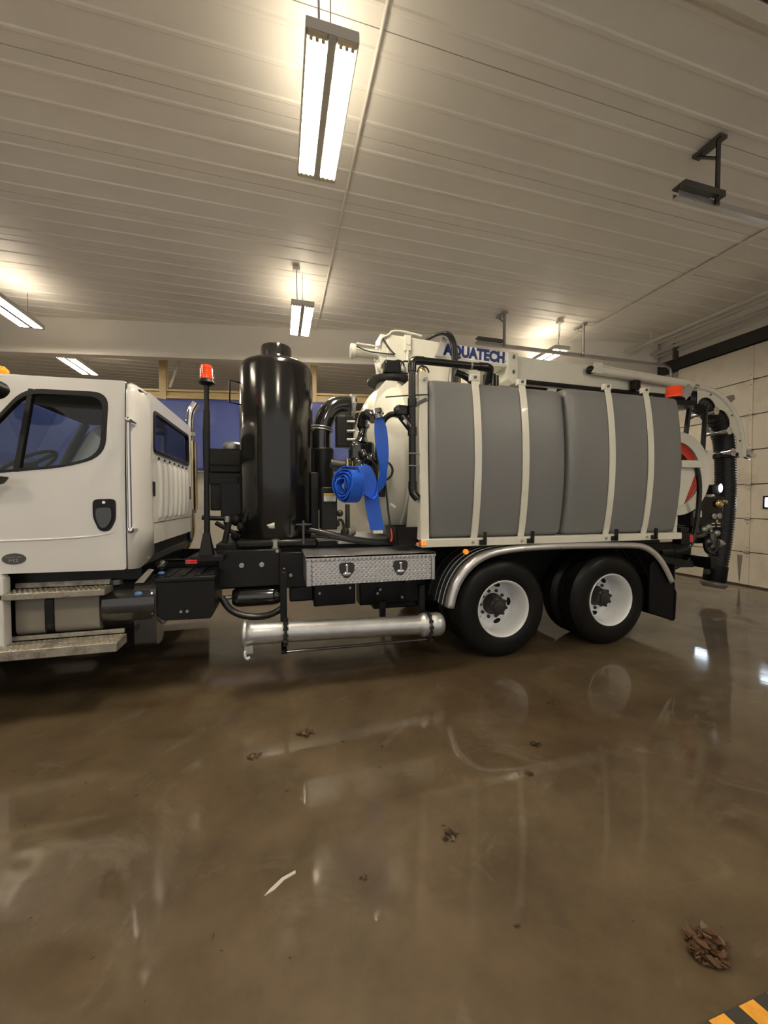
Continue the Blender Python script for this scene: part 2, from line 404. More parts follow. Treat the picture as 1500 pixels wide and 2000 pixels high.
# each liner sheet is one panel: three ribs, edges a finger apart
PITCH = 0.306
def panel_mesh(length):
    b = MB(); prof = []; w = 3 * PITCH
    y = 0.004
    prof.append((y, 0.0))
    for k in range(3):
        c = (k + 0.5) * PITCH
        prof += [(c - 0.028, 0.0), (c - 0.014, -0.010), (c + 0.014, -0.010), (c + 0.028, 0.0)]
    prof.append((w - 0.004, 0.0)); n = len(prof)
    vs_ = [(x, py, pz) for x in (0, length) for py, pz in prof]
    fs = [(i, i + 1, n + i + 1, n + i) for i in range(n - 1)]
    b.add(vs_, fs)
    # returned edges so that the sheet has thickness at the lap
    b.add([(0, 0.004, 0), (length, 0.004, 0), (length, 0.004, 0.03), (0, 0.004, 0.03)], [(0, 1, 2, 3)])
    b.add([(0, w - 0.004, 0), (length, w - 0.004, 0), (length, w - 0.004, 0.03), (0, w - 0.004, 0.03)], [(0, 1, 2, 3)])
    me = bpy.data.meshes.new('ceiling_panel'); me.from_pydata(b.v, [], b.f); me.update(); me.materials.append(M['ceiling_white'])
    return me
SEAM = 6.56
pm = {0: panel_mesh(17.55), 1: panel_mesh(2.62)}
for k in range(-9, 15):
    y0 = 3.07 - PITCH * 0 + k * 3 * PITCH
    if y0 < -5.4 or y0 > 15.5: continue
    for x0, kind in ((SEAM - 17.56, 2), (SEAM + 0.01, 1)):
        if kind == 2:
            # one long sheet per course covers the bay
            xs = [SEAM - 17.56]
            for xx in xs:
                o = bpy.data.objects.new('ceiling_panel', pm[0]); C.objects.link(o); o.location = (xx, y0, CZ); o.parent = ceiling
        else:
            o = bpy.data.objects.new('ceiling_panel', pm[1]); C.objects.link(o); o.location = (x0, y0, CZ); o.parent = ceiling
cs = MB().box(SEAM - 0.05, SEAM + 0.06, -5, 8.6, CZ - 0.03, CZ - 0.018)
for k in range(14): cs.cyl((SEAM, -2.2 + k * 0.8, CZ - 0.036), (SEAM, -2.2 + k * 0.8, CZ - 0.03), 0.012, n=8)
tag(cs.build('trim_1', 'ceiling_white'), kind='structure', label='metal cover strip across the ceiling sheets')
tag(tube('trim_2', 'ceiling_white', None, [(0.81, 1.0, CZ - 0.04), (0.81, 8.6, CZ - 0.04)], 0.014, 10, 0), kind='structure', label='thin electrical conduit along the ceiling')

# header across the bay and the curtain frame behind it
HA = math.atan2(8.42 - 9.95, 9.0)     # direction of the header line
def hp(s, off, z):                    # s metres along the header line from X=-6
    d = Vector((math.cos(HA), math.sin(HA), 0)); n = Vector((-math.sin(HA), math.cos(HA), 0))
    p = Vector((-6.0, 9.75, 0)) + d * s + n * off
    return Vector((p.x, p.y, z))
def hbox(s0, s1, o0, o1, z0, z1):
    b = MB(); b.add([hp(s, o, z) for z in (z0, z1) for o in (o0, o1) for s in (s0, s1)],
        [(0, 2, 3, 1), (4, 5, 7, 6), (0, 1, 5, 4), (2, 6, 7, 3), (0, 4, 6, 2), (1, 3, 7, 5)]); return b
tag(hbox(-4.8, 15.0, 0, 0.18, 4.70, CZ + 0.02).build('trim_3', 'ceiling_white', bevel=0.01), kind='structure', label='smooth white header beam hanging below the ceiling')

# curtain wall: low concrete wall, posts, tan beam, blue tarpaulins
low = hbox(-4.8, 15.2, 0.75, 0.95, 0, 2.35).build('wall_partition', 'concrete_wall', bevel=0.01); tag(low, kind='structure', label='low grey concrete partition wall behind the truck')
fr = empty('curtain_frame', hp(3.4, 0.7, 0)); tag(fr, 'tan steel frame with posts and a horizontal beam above the blue tarpaulins', 'frame')
hbox(-4.8, 15.2, 0.62, 0.72, 4.00, 4.06).build('beam', 'tan_steel', fr, bevel=0.005)
hbox(-4.8, 15.2, 0.66, 0.70, 4.06, 4.16).build('beam_web', 'tan_steel', fr)
hbox(-4.8, 15.2, 0.62, 0.72, 4.16, 4.21).build('beam', 'tan_steel', fr, bevel=0.005)
for s in (3.35, 6.72, 10.2):
    hbox(s, s + 0.15, 0.6, 0.72, 2.35, CZ - 0.03).build('post', 'tan_steel', fr, bevel=0.006)
b = MB()
p0 = hp(3.56, 0.65, 4.25); p1 = hp(3.80, 0.65, 4.92); b.cyl(p0, p1, 0.025, n=8)
b.build('brace', 'wall_cream', fr)
def tarp(name, s0, s1, z0, z1, off, label, seed):
    rnd = random.Random(seed); b = MB(); nx, nz = 40, 16; vs_ = []; fs = []
    ph = [rnd.uniform(0, 6.28) for _ in range(5)]
    for j in range(nz + 1):
        for i in range(nx + 1):
            u = i / nx; v = j / nz
            w = 0.03 * math.sin(9 * u * (s1 - s0) / 3 * 2.1 + ph[0]) * (1 - 0.4 * v) + 0.02 * math.sin(17 * u + 5 * v + ph[1]) + 0.012 * math.sin(31 * u - 7 * v + ph[2])
            zz = z0 + (z1 - z0) * v + (0.03 * math.sin(6 * u + ph[3]) if j == 0 else 0) - (0.02 * abs(math.sin(8 * PI * u)) if j == nz else 0)
            vs_.append(hp(s0 + (s1 - s0) * u, off + w, zz))
    for j in range(nz):
        for i in range(nx):
            a = j * (nx + 1) + i; fs.append((a, a + 1, a + nx + 2, a + nx + 1))
    b.add(vs_, fs); o = b.build(name, 'tarp_blue', None, angle=80)
    sm = o.modifiers.new('thickness', 'SOLIDIFY'); sm.thickness = 0.004
    return tag(o, label, 'tarpaulin', 'blue tarpaulins hung on the tan beam')
tarp('tarpaulin', -4.5, 2.9, 1.75, 3.98, 0.55, 'blue tarpaulin seen through the cab side window', 1)
tarp('tarpaulin', 2.95, 6.2, 2.36, 3.98, 0.56, 'blue tarpaulin hanging between the cab and the black cylinder', 2)
tarp('tarpaulin', 6.25, 12.5, 2.40, 3.98, 0.55, 'blue tarpaulin hanging behind the black elbow pipe', 3)

# overhead door in the right wall
DX = 8.80
door = MB().box(DX + 0.045, DX + 0.06, 2.9, 6.75, 0.0, 4.66).build('door_1', 'door_line'); tag(door, kind='structure', label='cream sectional overhead door with a small window')
zs = [0.02, 0.666, 1.322, 1.988, 2.652, 3.326, 3.999, 4.66]; ys = [2.9, 4.1, 5.33, 6.75]
WIN = [(4.52, 5.09), (5.72, 6.28)]
for r in range(7):
    for c in range(3):
        y0, y1, z0, z1 = ys[c] + 0.006, ys[c + 1] - 0.006, zs[r] + 0.008, zs[r + 1] - 0.008
        MB().box(DX, DX + 0.045, y0, y1, z0, z1).build('door_panel', 'door_cream', door, bevel=0.006)
    for yy in (4.1, 5.33):
        box('stile', 'door_cream', door, DX - 0.012, DX, yy - 0.035, yy + 0.035, zs[r] + 0.01, zs[r + 1] - 0.01, 0.003)
        if r > 0:
            hb = MB().box(DX - 0.03, DX - 0.012, yy - 0.045, yy + 0.045, zs[r] - 0.03, zs[r] + 0.03)
            hb.cyl((DX - 0.035, yy - 0.05, zs[r]), (DX - 0.035, yy + 0.05, zs[r]), 0.012, n=8)
            for dz in (-0.09, 0.09): hb.cyl((DX - 0.02, yy, zs[r] + dz), (DX - 0.012, yy, zs[r] + dz), 0.012, n=8)
            hb.build('hinge', 'galvanised', door)
for y0, y1 in WIN:
    pl = MB().plate([(y0, 1.52), (y1, 1.52), (y1, 1.76), (y0, 1.76)], [rounded([(y0 + .03, 1.55), (y1 - .03, 1.55), (y1 - .03, 1.73), (y0 + .03, 1.73)], .02)],
        lambda a, b_: Vector((DX - 0.022, a, b_)), lambda a, b_: Vector((DX - 0.002, a, b_)))
    pl.build('window_frame', 'black_plastic', door)
    box('window_pane', 'daylight_pane', door, DX - 0.012, DX - 0.004, y0 + .03, y1 - .03, 1.55, 1.73, 0)
def mark(pts, nm='scuff_mark'):
    MB().plate(pts, [], lambda a, b_: Vector((DX - 0.0015, a, b_)), lambda a, b_: Vector((DX + 0.001, a, b_))).build(nm, 'door_scuff', door)
mark([(5.60, 3.70), (5.68, 3.64), (5.80, 3.66), (5.92, 3.63), (5.95, 3.67), (5.86, 3.71), (5.90, 3.75), (5.80, 3.77), (5.72, 3.80), (5.62, 3.79)])
mark([(5.86, 3.80), (5.93, 3.78), (6.04, 3.82), (6.10, 3.87), (6.05, 3.90), (5.95, 3.87), (5.90, 3.86)])
mark([(5.405, 0.60), (5.50, 0.60), (5.46, 0.06), (5.445, 0.06)])
tag(MB().box(DX - 0.02, 8.95, -4.9, 15, 4.68, 4.93).build('trim_4', 'dark_header'), kind='structure', label='dark gap and lintel above the overhead door')
tag(MB().box(8.88, 8.95, -4.9, 15, 4.93, CZ).build('trim_5', 'ceiling_white'), kind='structure')
tg = empty('torsion_gear', (8.4, 5.0, 4.9)); tag(tg, 'pale torsion shafts running along the top of the overhead door', 'door shaft')
for x, z, r in ((7.95, 5.18, 0.035), (8.05, 5.13, 0.02), (8.62, 5.16, 0.04), (8.70, 5.08, 0.025)):
    tube('shaft', 'fixture_white', tg, [(x, 1.5, z), (x, 8.4, z)], r, 10, 0)
box('bracket', 'dark_steel', tg, 8.60, 8.74, 6.70, 6.74, 4.85, 5.22)
box('bracket', 'fixture_white', tg, 7.93, 8.07, 6.70, 6.73, 5.10, CZ - 0.012)
def track(name, y, x0, label, hang, hm='dark_steel'):
    t = empty(name, (x0, y, 4.75)); tag(t, label, 'door track', 'overhead door tracks')
    b = MB(); b.box(x0, DX - 0.25, y - 0.03, y + 0.03, 4.74, 4.75); b.box(x0, DX - 0.25, y - 0.032, y - 0.028, 4.75, 4.80); b.box(x0, DX - 0.25, y + 0.028, y + 0.032, 4.75, 4.80)
    b.build('rail', 'fender_metal', t)
    tube('rail_curve', 'galvanised', t, [(DX - 0.25, y, 4.77), (DX - 0.08, y, 4.74), (DX - 0.04, y, 4.6), (DX - 0.04, y, 4.4)], 0.03, 8, 2)
    a = MB(); a.box(x0, x0 + 0.55, y - 0.10, y - 0.04, 4.80, 4.86); a.box(x0 + 0.02, x0 + 0.5, y - 0.06, y + 0.06, 4.86, 4.88)
    a.build('end_bumper', 'dark_steel', t, bevel=0.004)
    for hx in hang:
        h = MB()
        h.box(hx - 0.03, hx + 0.03, y - 0.055, y - 0.045, 4.74, CZ - 0.04); h.box(hx - 0.03, hx - 0.023, y - 0.09, y - 0.045, 4.74, CZ - 0.04)
        h.build('hanger', hm, t)
        k = MB(); k.box(hx - 0.05, hx + 0.05, y - 0.10, y + 0.18, CZ - 0.045, CZ - 0.012); 
        k.cyl((hx, y - 0.05, CZ - 0.22), (hx, y + 0.15, CZ - 0.04), 0.016, n=6)
        k.build('ceiling_angle', hm, t)
track('door_track', 3.07, 3.92, 'galvanised door track hung close overhead with a perforated bracket', (4.42,))
track('door_track', 6.88, 3.75, 'galvanised door track running above the white boom', (4.35, 6.25), 'galvanised')
# board and trim along the ceiling edge, close to the camera on the right
tag(MB().box(2.2, 8.9, 2.12, 2.20, CZ - 0.06, CZ - 0.02).build('trim_6', 'ceiling_white'), kind='structure')
tag(MB().box(2.2, 8.9, 1.55, 2.10, CZ - 0.05, CZ - 0.024).build('trim_7', 'brown_board'), kind='structure', label='brown board fixed to the ceiling')

# hanging fluorescent fixtures
FZ = 4.84
def fixture(x, y, z, label, light=True):
    t = empty('ceiling_light', (x, y, z)); tag(t, label, 'light fixture', 'hanging fluorescent fixtures')
    W, LN = 0.36, 1.22
    b = MB(); b.box(x - W / 2, x + W / 2, y - LN / 2, y + LN / 2, z + 0.06, z + 0.075)
    for s in (-1, 1):
        b.box(x + s * W / 2 - 0.004, x + s * W / 2 + 0.004, y - LN / 2, y + LN / 2, z + 0.0, z + 0.075)
        b.box(x - W / 2, x + W / 2, y + s * LN / 2 - 0.004, y + s * LN / 2 + 0.004, z + 0.0, z + 0.075)
    b.build('housing', 'fixture_white', t)
    box('ballast_cover', 'fixture_white', t, x - 0.03, x + 0.03, y - LN / 2 + .005, y + LN / 2 - .005, z - 0.004, z + 0.06)
    box('uplight_slot', 'slot_lit', t, x - 0.14, x + 0.14, y - 0.5, y + 0.5, z + 0.075, z + 0.079, 0)
    for s in (-1, 1):
        rr = MB(); xc = x + s * 0.103
        pts = [(-0.068, 0.0), (-0.05, 0.045), (0.05, 0.045), (0.068, 0.0)]
        vs_ = [(xc + px, yy, z + 0.008 + pz) for yy in (y - LN / 2 + 0.01, y + LN / 2 - 0.01) for px, pz in pts]
        rr.add(vs_, [(i, i + 1, 4 + i + 1, 4 + i) for i in range(3)])
        rr.build('reflector', 'reflector', t)
        for k in (-1, 0, 1):
            MB().cyl((xc + k * 0.042, y - LN / 2 + 0.05, z + 0.012), (xc + k * 0.042, y + LN / 2 - 0.05, z + 0.012), 0.0145, n=8).build('tube', 'tube_lit', t)
        for e in (-1, 1):
            h = MB()
            for k in (-1, 0, 1): h.box(xc + k * 0.042 - 0.012, xc + k * 0.042 + 0.012, y + e * (LN / 2 - 0.045) - 0.012, y + e * (LN / 2 - 0.045) + 0.012, z - 0.012, z + 0.05)
            h.box(xc - 0.068, xc + 0.068, y + e * (LN / 2 - 0.022) - 0.018, y + e * (LN / 2 - 0.022) + 0.018, z - 0.004, z + 0.05)
            h.build('lamp_holder', 'lamp_holder', t)
    for e in (-1, 1):
        h = MB(); yy = y + e * 0.48
        h.cyl((x - 0.10, yy, z + 0.075), (x, yy, z + 0.16), 0.003, n=6); h.cyl((x + 0.10, yy, z + 0.075), (x, yy, z + 0.16), 0.003, n=6)
        h.cyl((x, yy, z + 0.16), (x, yy, CZ - 0.02), 0.004, n=6)
        h.build('hanging_chain', 'dark_steel', t)
    tube('power_cable', 'fixture_white', t, [(x - 0.09, y - LN / 2 + 0.05, z + 0.07), (x - 0.10, y - LN / 2 - 0.02, z + 0.3), (x - 0.10, y - LN / 2 - 0.02, CZ - 0.05)], 0.008, 6, 1)
    box('junction_box', 'fixture_white', t, x - 0.16, x - 0.05, y - LN / 2 - 0.08, y - LN / 2 + 0.03, CZ - 0.08, CZ - 0.022)
    return t
fixture(0.38, 3.32, FZ, 'large lit twin fluorescent fixture nearest the camera, at the top of the picture')
fixture(0.40, 7.05, FZ, 'lit twin fluorescent fixture hanging above the black cylinder')
fixture(-4.35, 8.0, FZ, 'lit twin fluorescent fixture cut off at the left edge')
fixture(-4.55, 10.75, FZ, 'lit twin fluorescent fixture just above the white cab roof')
fixture(0.42, 9.85, FZ, 'distant fluorescent fixture half hidden behind the top of the black cylinder')
fixture(5.75, 7.45, FZ, 'lit twin fluorescent fixture seen above the white boom at right')
fixture(0.38, -0.75, FZ, 'fluorescent fixture behind the camera over the open floor')
fixture(-4.4, -0.75, FZ, 'fluorescent fixture behind the camera toward the cab')
fixture(5.3, -0.75, FZ, 'fluorescent fixture behind the camera toward the overhead door')
fixture(5.2, 11.0, FZ, 'unseen fluorescent fixture added to light the far bay, behind the grey tanks')  # added out of sight to brighten the far bay ceiling
fixture(-8.8, 11.0, FZ, 'unseen fluorescent fixture added to light the far bay, beyond the left edge')  # second added fixture for the far bay, out of view
fixture(-4.4, 3.3, FZ, 'fluorescent fixture above the front of the cab')

exec_truck = True
# ------------------------------------------------------------------ the truck
TR = empty('vacuum_truck', (1.3, 4.78, 0)); tag(TR, 'white cab sewer vacuum truck with grey water tanks, black cylinder and white boom', 'truck')

# --- cab ---------------------------------------------------------------
YN, YF = 3.60, 5.56          # near and far cab sides
XB = -1.08                   # rear plane of the cab
cab = empty('cab', (-2.0, 4.6, 1.1), TR)
win = rounded([(-2.36, 1.835), (-2.36, 1.90), (-1.90, 2.525), (-1.335, 2.535), (-1.36, 2.02), (-1.62, 1.925)], [0.03, 0.08, 0.12, 0.12, 0.22, 0.2], 6)
doorp = rounded([(-2.62, 1.10), (-2.55, 2.0), (-2.22, 2.53), (-1.99, 2.63), (-1.215, 2.645), (-1.215, 1.09)], [0.05, 0.1, 0.15, 0.1, 0.01, 0.03], 5)
MB().plate(doorp, [win], lambda a, b: Vector((a, YN + 0.05 * max(0, (b - 1.9)) , b)), lambda a, b: Vector((a, YN + 0.05 + 0.05 * max(0, (b - 1.9)), b))).build('door', 'cab_white', cab, bevel=0.008)
MB().plate(doorp, [win], lambda a, b: Vector((a, YF - 0.05 * max(0, (b - 1.9)), b)), lambda a, b: Vector((a, YF - 0.05 - 0.05 * max(0, (b - 1.9)), b))).build('door', 'cab_white', cab, bevel=0.008)
def scale_loop(l, k, ox=0, oz=0):
    cx = sum(p[0] for p in l) / len(l); cz = sum(p[1] for p in l) / len(l)
    return [((p[0] - cx) * k[0] + cx + ox, (p[1] - cz) * k[1] + cz + oz) for p in l]
for yy, sg in ((YN, 1), (YF, -1)):
    inner = scale_loop(win, (0.93, 0.92)); f = lambda d: (lambda a, b: Vector((a, yy + sg * (d + 0.05 * max(0, b - 1.9)), b)))
    MB().plate(scale_loop(win, (1.012, 1.015)), [inner], f(-0.004), f(0.05)).build('window_seal', 'black_plastic', cab, bevel=0.003)
    MB().plate(scale_loop(inner, (1.02, 1.02)), [], f(0.018), f(0.022)).build('window_pane', 'window_glass', cab)
    d = MB(); d.add([f(-0.002)(-1.872, 2.53), f(-0.002)(-1.842, 2.53), f(-0.002)(-1.93, 1.88), f(-0.002)(-1.968, 1.88), f(0.04)(-1.872, 2.53), f(0.04)(-1.842, 2.53), f(0.04)(-1.93, 1.88), f(0.04)(-1.968, 1.88)],
        [(0, 1, 2, 3), (4, 7, 6, 5), (0, 4, 5, 1), (1, 5, 6, 2), (2, 6, 7, 3), (3, 7, 4, 0)])
    d.build('window_divider', 'black_plastic', cab)
# pressed crease across the door
MB().tube([(-2.5, YN + 0.004, 1.345), (-1.9, YN + 0.002, 1.35), (-1.5, YN + 0.002, 1.365), (-1.32, YN + 0.006, 1.39), (-1.27, YN + 0.012, 1.44)], [0.010], 8, smooth=2).build('door_crease', 'cab_white', cab, angle=80)
# rear corner panels curving into the back wall
def corner(yside, sg):
    b = MB(); prof = []
    for k in range(9):
        t = k / 8 * PI / 2
        prof.append((-1.205 + 0.125 * math.sin(t), yside + sg * 0.22 * (1 - math.cos(t))))
    vs_ = []; fs = []; n = len(prof)
    zl = [(1.095, 0), (1.42, 0), (1.427, 0), (2.2, 0.010), (2.45, 0.022), (2.56, 0.035), (2.62, 0.07), (2.645, 0.13)]
    for z, inn in zl:
        for k, (x, y) in enumerate(prof):
            zz = z
            if z < 1.2: zz = z + 0.10 * max(0, (k - 3) / 5) ** 1
            vs_.append((x - inn * (k / 8), y + sg * inn, zz))
    for j in range(len(zl) - 1):
        for k in range(n - 1): fs.append((j * n + k, j * n + k + 1, (j + 1) * n + k + 1, (j + 1) * n + k))
    b.add(vs_, fs); o = b.build('corner_panel', 'cab_white', cab, angle=50)
    s = o.modifiers.new('thickness', 'SOLIDIFY'); s.thickness = 0.02; s.offset = 0
corner(YN, 1); corner(YF, -1)
tube('panel_seam', 'black_plastic', cab, [(-1.21, YN - 0.001, 1.10), (-1.21, YN - 0.001, 1.9), (-1.21, YN + 0.03, 2.5), (-1.21, YN + 0.05, 2.63)], 0.005, 6, 0)
tube('panel_seam', 'black_plastic', cab, [(-1.205, YN - 0.001, 1.424), (-1.12, YN + 0.06, 1.424), (-1.083, YN + 0.19, 1.424)], 0.003, 6, 2)
# back wall with its window and pressed flutes
bw = [(3.80, 1.275), (5.36, 1.275), (5.36, 2.60), (3.80, 2.60)]
rw = rounded([(3.865, 2.10), (5.26, 2.10), (5.24, 2.47), (3.885, 2.47)], 0.06, 4)
g = lambda x: (lambda a, b: Vector((x, a, b)))
MB().plate(bw, [rw], g(XB), g(XB - 0.04)).build('back_panel', 'cab_white', cab)
rwi = scale_loop(rw, (0.965, 0.86))
MB().plate(scale_loop(rw, (1.01, 1.03)), [rwi], g(XB + 0.012), g(XB - 0.03)).build('window_seal', 'black_plastic', cab, bevel=0.003)
MB().plate(scale_loop(rwi, (1.01, 1.02)), [], g(XB - 0.008), g(XB - 0.012)).build('window_pane', 'rear_glass', cab)
for k in range(7):
    y = 4.02 + k * 0.183
    fl = MB().tube([(XB - 0.01, y, 1.50), (XB + 0.012, y, 1.53), (XB + 0.012, y, 1.98), (XB - 0.01, y, 2.02)], 0.024, 10, smooth=1); fl.build('flute', 'cab_white', cab, angle=80)
    MB().ball((XB + 0.005, y, 2.055), (0.008, 0.022, 0.012), 10, 6).build('vent_slot', 'black_plastic', cab)
tube('panel_seam', 'black_plastic', cab, [(XB + 0.001, 3.80, 1.462), (XB + 0.001, 5.35, 1.462)], 0.003, 6, 0)
box('grab_recess', 'black_plastic', cab, XB, XB + 0.012, 3.82, 3.875, 1.70, 1.83, 0.004)
box('grab_recess', 'black_plastic', cab, XB, XB + 0.012, 5.26, 5.31, 1.68, 1.84, 0.004)
# roof with crown, cowl, windscreen pillars, hood
b = MB(); nx, ny = 10, 12; vs_ = []; fs = []
for i in range(nx + 1):
    x = -2.28 + (XB - 0.13 + 2.28 + 0.01) * i / nx
    for j in range(ny + 1):
        v = j / ny; y = 3.645 + (5.515 - 3.645) * v
        e = abs(2 * v - 1); z = 2.635 + 0.055 * (1 - e ** 4) - 0.10 * max(0, (-2.0 - x)) ** 1.2
        if i >= nx - 1: z -= 0.02 * (i - nx + 2)
        vs_.append((x, y, z))
for i in range(nx):
    for j in range(ny): a = i * (ny + 1) + j; fs.append((a, a + 1, a + ny + 2, a + ny + 1))
b.add(vs_, fs); o = b.build('roof', 'cab_white', cab, angle=60); sm = o.modifiers.new('t', 'SOLIDIFY'); sm.thickness = 0.03
MB().add([(-1.20, 3.70, 2.645), (-1.20, 5.46, 2.645), (-1.083, 5.34, 2.595), (-1.083, 3.80, 2.595), (-1.20, 3.70, 2.60), (-1.20, 5.46, 2.60), (-1.12, 5.34, 2.58), (-1.12, 3.80, 2.58)],
    [(0, 1, 2, 3), (4, 7, 6, 5), (0, 4, 5, 1), (1, 5, 6, 2), (2, 6, 7, 3), (3, 7, 4, 0)]).build('roof_edge', 'cab_white', cab, bevel=0.01)
box('cab_floor', 'interior_dark', cab, -2.7, -1.12, 3.66, 5.5, 1.10, 1.16)
box('headliner', 'interior_grey', cab, -2.25, -1.12, 3.70, 5.46, 2.58, 2.60)
box('rear_trim', 'interior_grey', cab, -1.145, -1.125, 3.70, 5.46, 1.16, 2.08)
box('pillar_trim', 'interior_grey', cab, -1.40, -1.13, 5.46, 5.50, 1.16, 2.58)
box('dashboard', 'interior_dark', cab, -2.60, -2.40, 3.68, 5.48, 1.2, 1.98, 0.05)
MB().prism([(-2.46, 1.6), (-2.28, 1.6), (-2.28, 1.86), (-2.36, 1.96), (-2.46, 1.99)], 'y', 3.8, 4.5).build('instrument_hood', 'interior_dark', cab, bevel=0.02)
sw = MB(); R = Euler((0, math.radians(-35), 0)).to_matrix(); cc = Vector((-2.14, 4.12, 1.97))
ring = [cc + R @ Vector((0.225 * math.cos(2 * PI * k / 28), 0.225 * math.sin(2 * PI * k / 28), 0)) for k in range(28)]
sw.tube(ring, 0.017, 8, closed=True)
for a in (0.3, PI - 0.3, PI * 1.5): sw.cyl(cc, cc + R @ Vector((0.21 * math.cos(a), 0.21 * math.sin(a), 0)), 0.02, n=8)
sw.cyl(cc, cc + R @ Vector((0.0, 0, -0.35)), 0.035, n=10); sw.ball(cc, (0.07, 0.07, 0.04))
sw.build('steering_wheel', 'interior_dark', cab, angle=60)
for y in (3.85, 4.85):
    s = MB(); s.box(-1.85, -1.35, y, y + 0.5, 1.2, 1.62); s.box(-1.36, -1.22, y + 0.02, y + 0.48, 1.6, 2.05, (0, 0.12, 0))
    s.build('seat', 'interior_dark', cab, bevel=0.05)
for y in (3.66, 5.50):
    MB().tube([(-2.60, y, 1.9), (-2.24, y + (0.06 if y < 4 else -0.06), 2.58)], 0.045, 8).build('windscreen_pillar', 'interior_grey', cab)
MB().add([(-2.66, 3.68, 1.92), (-2.66, 5.48, 1.92), (-2.26, 5.42, 2.57), (-2.26, 3.74, 2.57)], [(0, 1, 2, 3)]).build('windscreen', 'window_glass', cab)
MB().prism([(-2.62, 1.12), (-4.15, 1.05), (-4.2, 1.35), (-3.9, 1.62), (-2.66, 1.90)], 'y', 3.72, 5.44).build('hood', 'cab_white', cab, bevel=0.12, seg=4)
ff = [(-2.64, 0.72), (-2.64, 1.30), (-3.3, 1.26), (-4.05, 1.12), (-4.16, 0.72)] + [(-3.45 + 0.6 * math.cos(a), 0.522 + 0.6 * math.sin(a)) for a in [math.radians(160 - 140 * k / 14) for k in range(15)]]
for ya, yb in ((3.60, 3.95), (5.21, 5.56)): MB().prism(ff, 'y', ya, yb).build('front_fender', 'cab_white', cab, bevel=0.02)
# grab handle, latch, badge, marker lamp, mirror
gh = MB(); gh.tube([(-1.150, 3.50, 2.30), (-1.152, 3.50, 2.25), (-1.155, 3.51, 1.95), (-1.155, 3.51, 1.5), (-1.152, 3.50, 1.42)], 0.015, 12, smooth=1)
for z in (2.30, 1.42):
    gh.ball((-1.15, 3.50, z), 0.026, 12, 8); gh.cyl((-1.15, 3.50, z), (-1.15, 3.63, z), 0.018, n=10)
gh.build('grab_handle', 'chrome', cab, angle=60)
MB().plate(rounded([(-1.445, 1.67), (-1.285, 1.675), (-1.285, 1.50), (-1.33, 1.41), (-1.40, 1.41), (-1.445, 1.52)], 0.04, 4), [], lambda a, b: Vector((a, YN - 0.006, b)), lambda a, b: Vector((a, YN + 0.03, b))).build('latch_recess', 'black_plastic', cab, bevel=0.004)
MB().plate(rounded([(-1.42, 1.60), (-1.31, 1.605), (-1.31, 1.50), (-1.35, 1.44), (-1.39, 1.44), (-1.42, 1.52)], 0.03, 4), [], lambda a, b: Vector((a, YN - 0.020, b)), lambda a, b: Vector((a, YN - 0.005, b))).build('door_handle', 'black_gloss', cab, bevel=0.006)
cyl('door_lock', 'chrome', cab, (-1.365, YN - 0.012, 1.645), (-1.365, YN, 1.645), 0.012)
bd = MB(); cx, cz = -1.972, 1.21
bd.plate([(cx + 0.076 * math.cos(2 * PI * k / 32), cz + 0.043 * math.sin(2 * PI * k / 32)) for k in range(32)], [], lambda a, b: Vector((a, YN - 0.008, b)), lambda a, b: Vector((a, YN + 0.01, b)))
bd.build('badge', 'dark_steel', cab, bevel=0.004)
text('badge_lettering', 'BUSINESS CLASS', 'galvanised', cab, (cx, YN - 0.009, cz + 0.012), 0.014)
text('badge_lettering', 'M2', 'galvanised', cab, (cx, YN - 0.009, cz - 0.014), 0.034, sx=1.5)
for y in (3.86, 4.58, 5.30):
    MB().ball((-2.19, y, 2.71), (0.07, 0.06, 0.045)).build('roof_marker', 'amber_lens', cab)
MB().prism(rounded([(-2.14, 2.38), (-2.02, 2.36), (-1.87, 2.37), (-1.82, 2.43), (-1.85, 2.49), (-1.96, 2.505), (-2.14, 2.52)], 0.035, 4), 'y', 3.22, 3.34).build('mirror_head', 'black_plastic', cab, bevel=0.02)
MB().prism(rounded([(-2.25, 1.76), (-1.97, 1.78), (-1.93, 1.835), (-2.25, 1.85)], 0.02, 3), 'y', 3.42, 3.50).build('mirror_arm', 'black_plastic', cab, bevel=0.01)
box('cab_sill', 'black_paint', cab, -2.7, -1.15, 3.75, 5.4, 0.98, 1.12)

# --- steps, side tank and boxes below the cab -----------------------------
stp = empty('step_assembly', (-1.8, 3.6, 0.5), TR)
MB().prism([(-2.9, 0.45), (-2.03, 0.45), (-2.03, 1.06), (-2.06, 1.10), (-2.9, 1.10)], 'y', 3.56, 3.66).build('fairing', 'cab_white', stp, bevel=0.01)
def tread(x0, x1, y0, y1, z0, z1):
    box('step_tread', 'step_aluminium', stp, x0, x1, y0, y1, z0, z1, 0.006)
    t = MB(); nn = int((x1 - x0) / 0.035)
    for k in range(nn):
        for r in range(3): t.cyl((x0 + 0.02 + k * 0.035, y0 + 0.03 + r * (y1 - y0 - 0.06) / 2, z1), (x0 + 0.02 + k * 0.035, y0 + 0.03 + r * (y1 - y0 - 0.06) / 2, z1 + 0.006), 0.011, 0.008, n=6)
    tag(t.build('tread_grip', 'step_aluminium', stp), kind='stuff')
tread(-2.06, -1.36, 3.56, 3.74, 0.895, 0.945)
box('step_riser', 'step_aluminium', stp, -2.05, -1.33, 3.74, 3.76, 0.95, 0.995, 0.004)
tread(-2.35, -1.24, 3.44, 3.66, 0.47, 0.545)
box('step_riser', 'step_aluminium', stp, -2.1, -1.26, 3.66, 3.68, 0.55, 0.585, 0.004)
ft = empty('fuel_tank', (-1.7, 3.9, 0.6), TR)
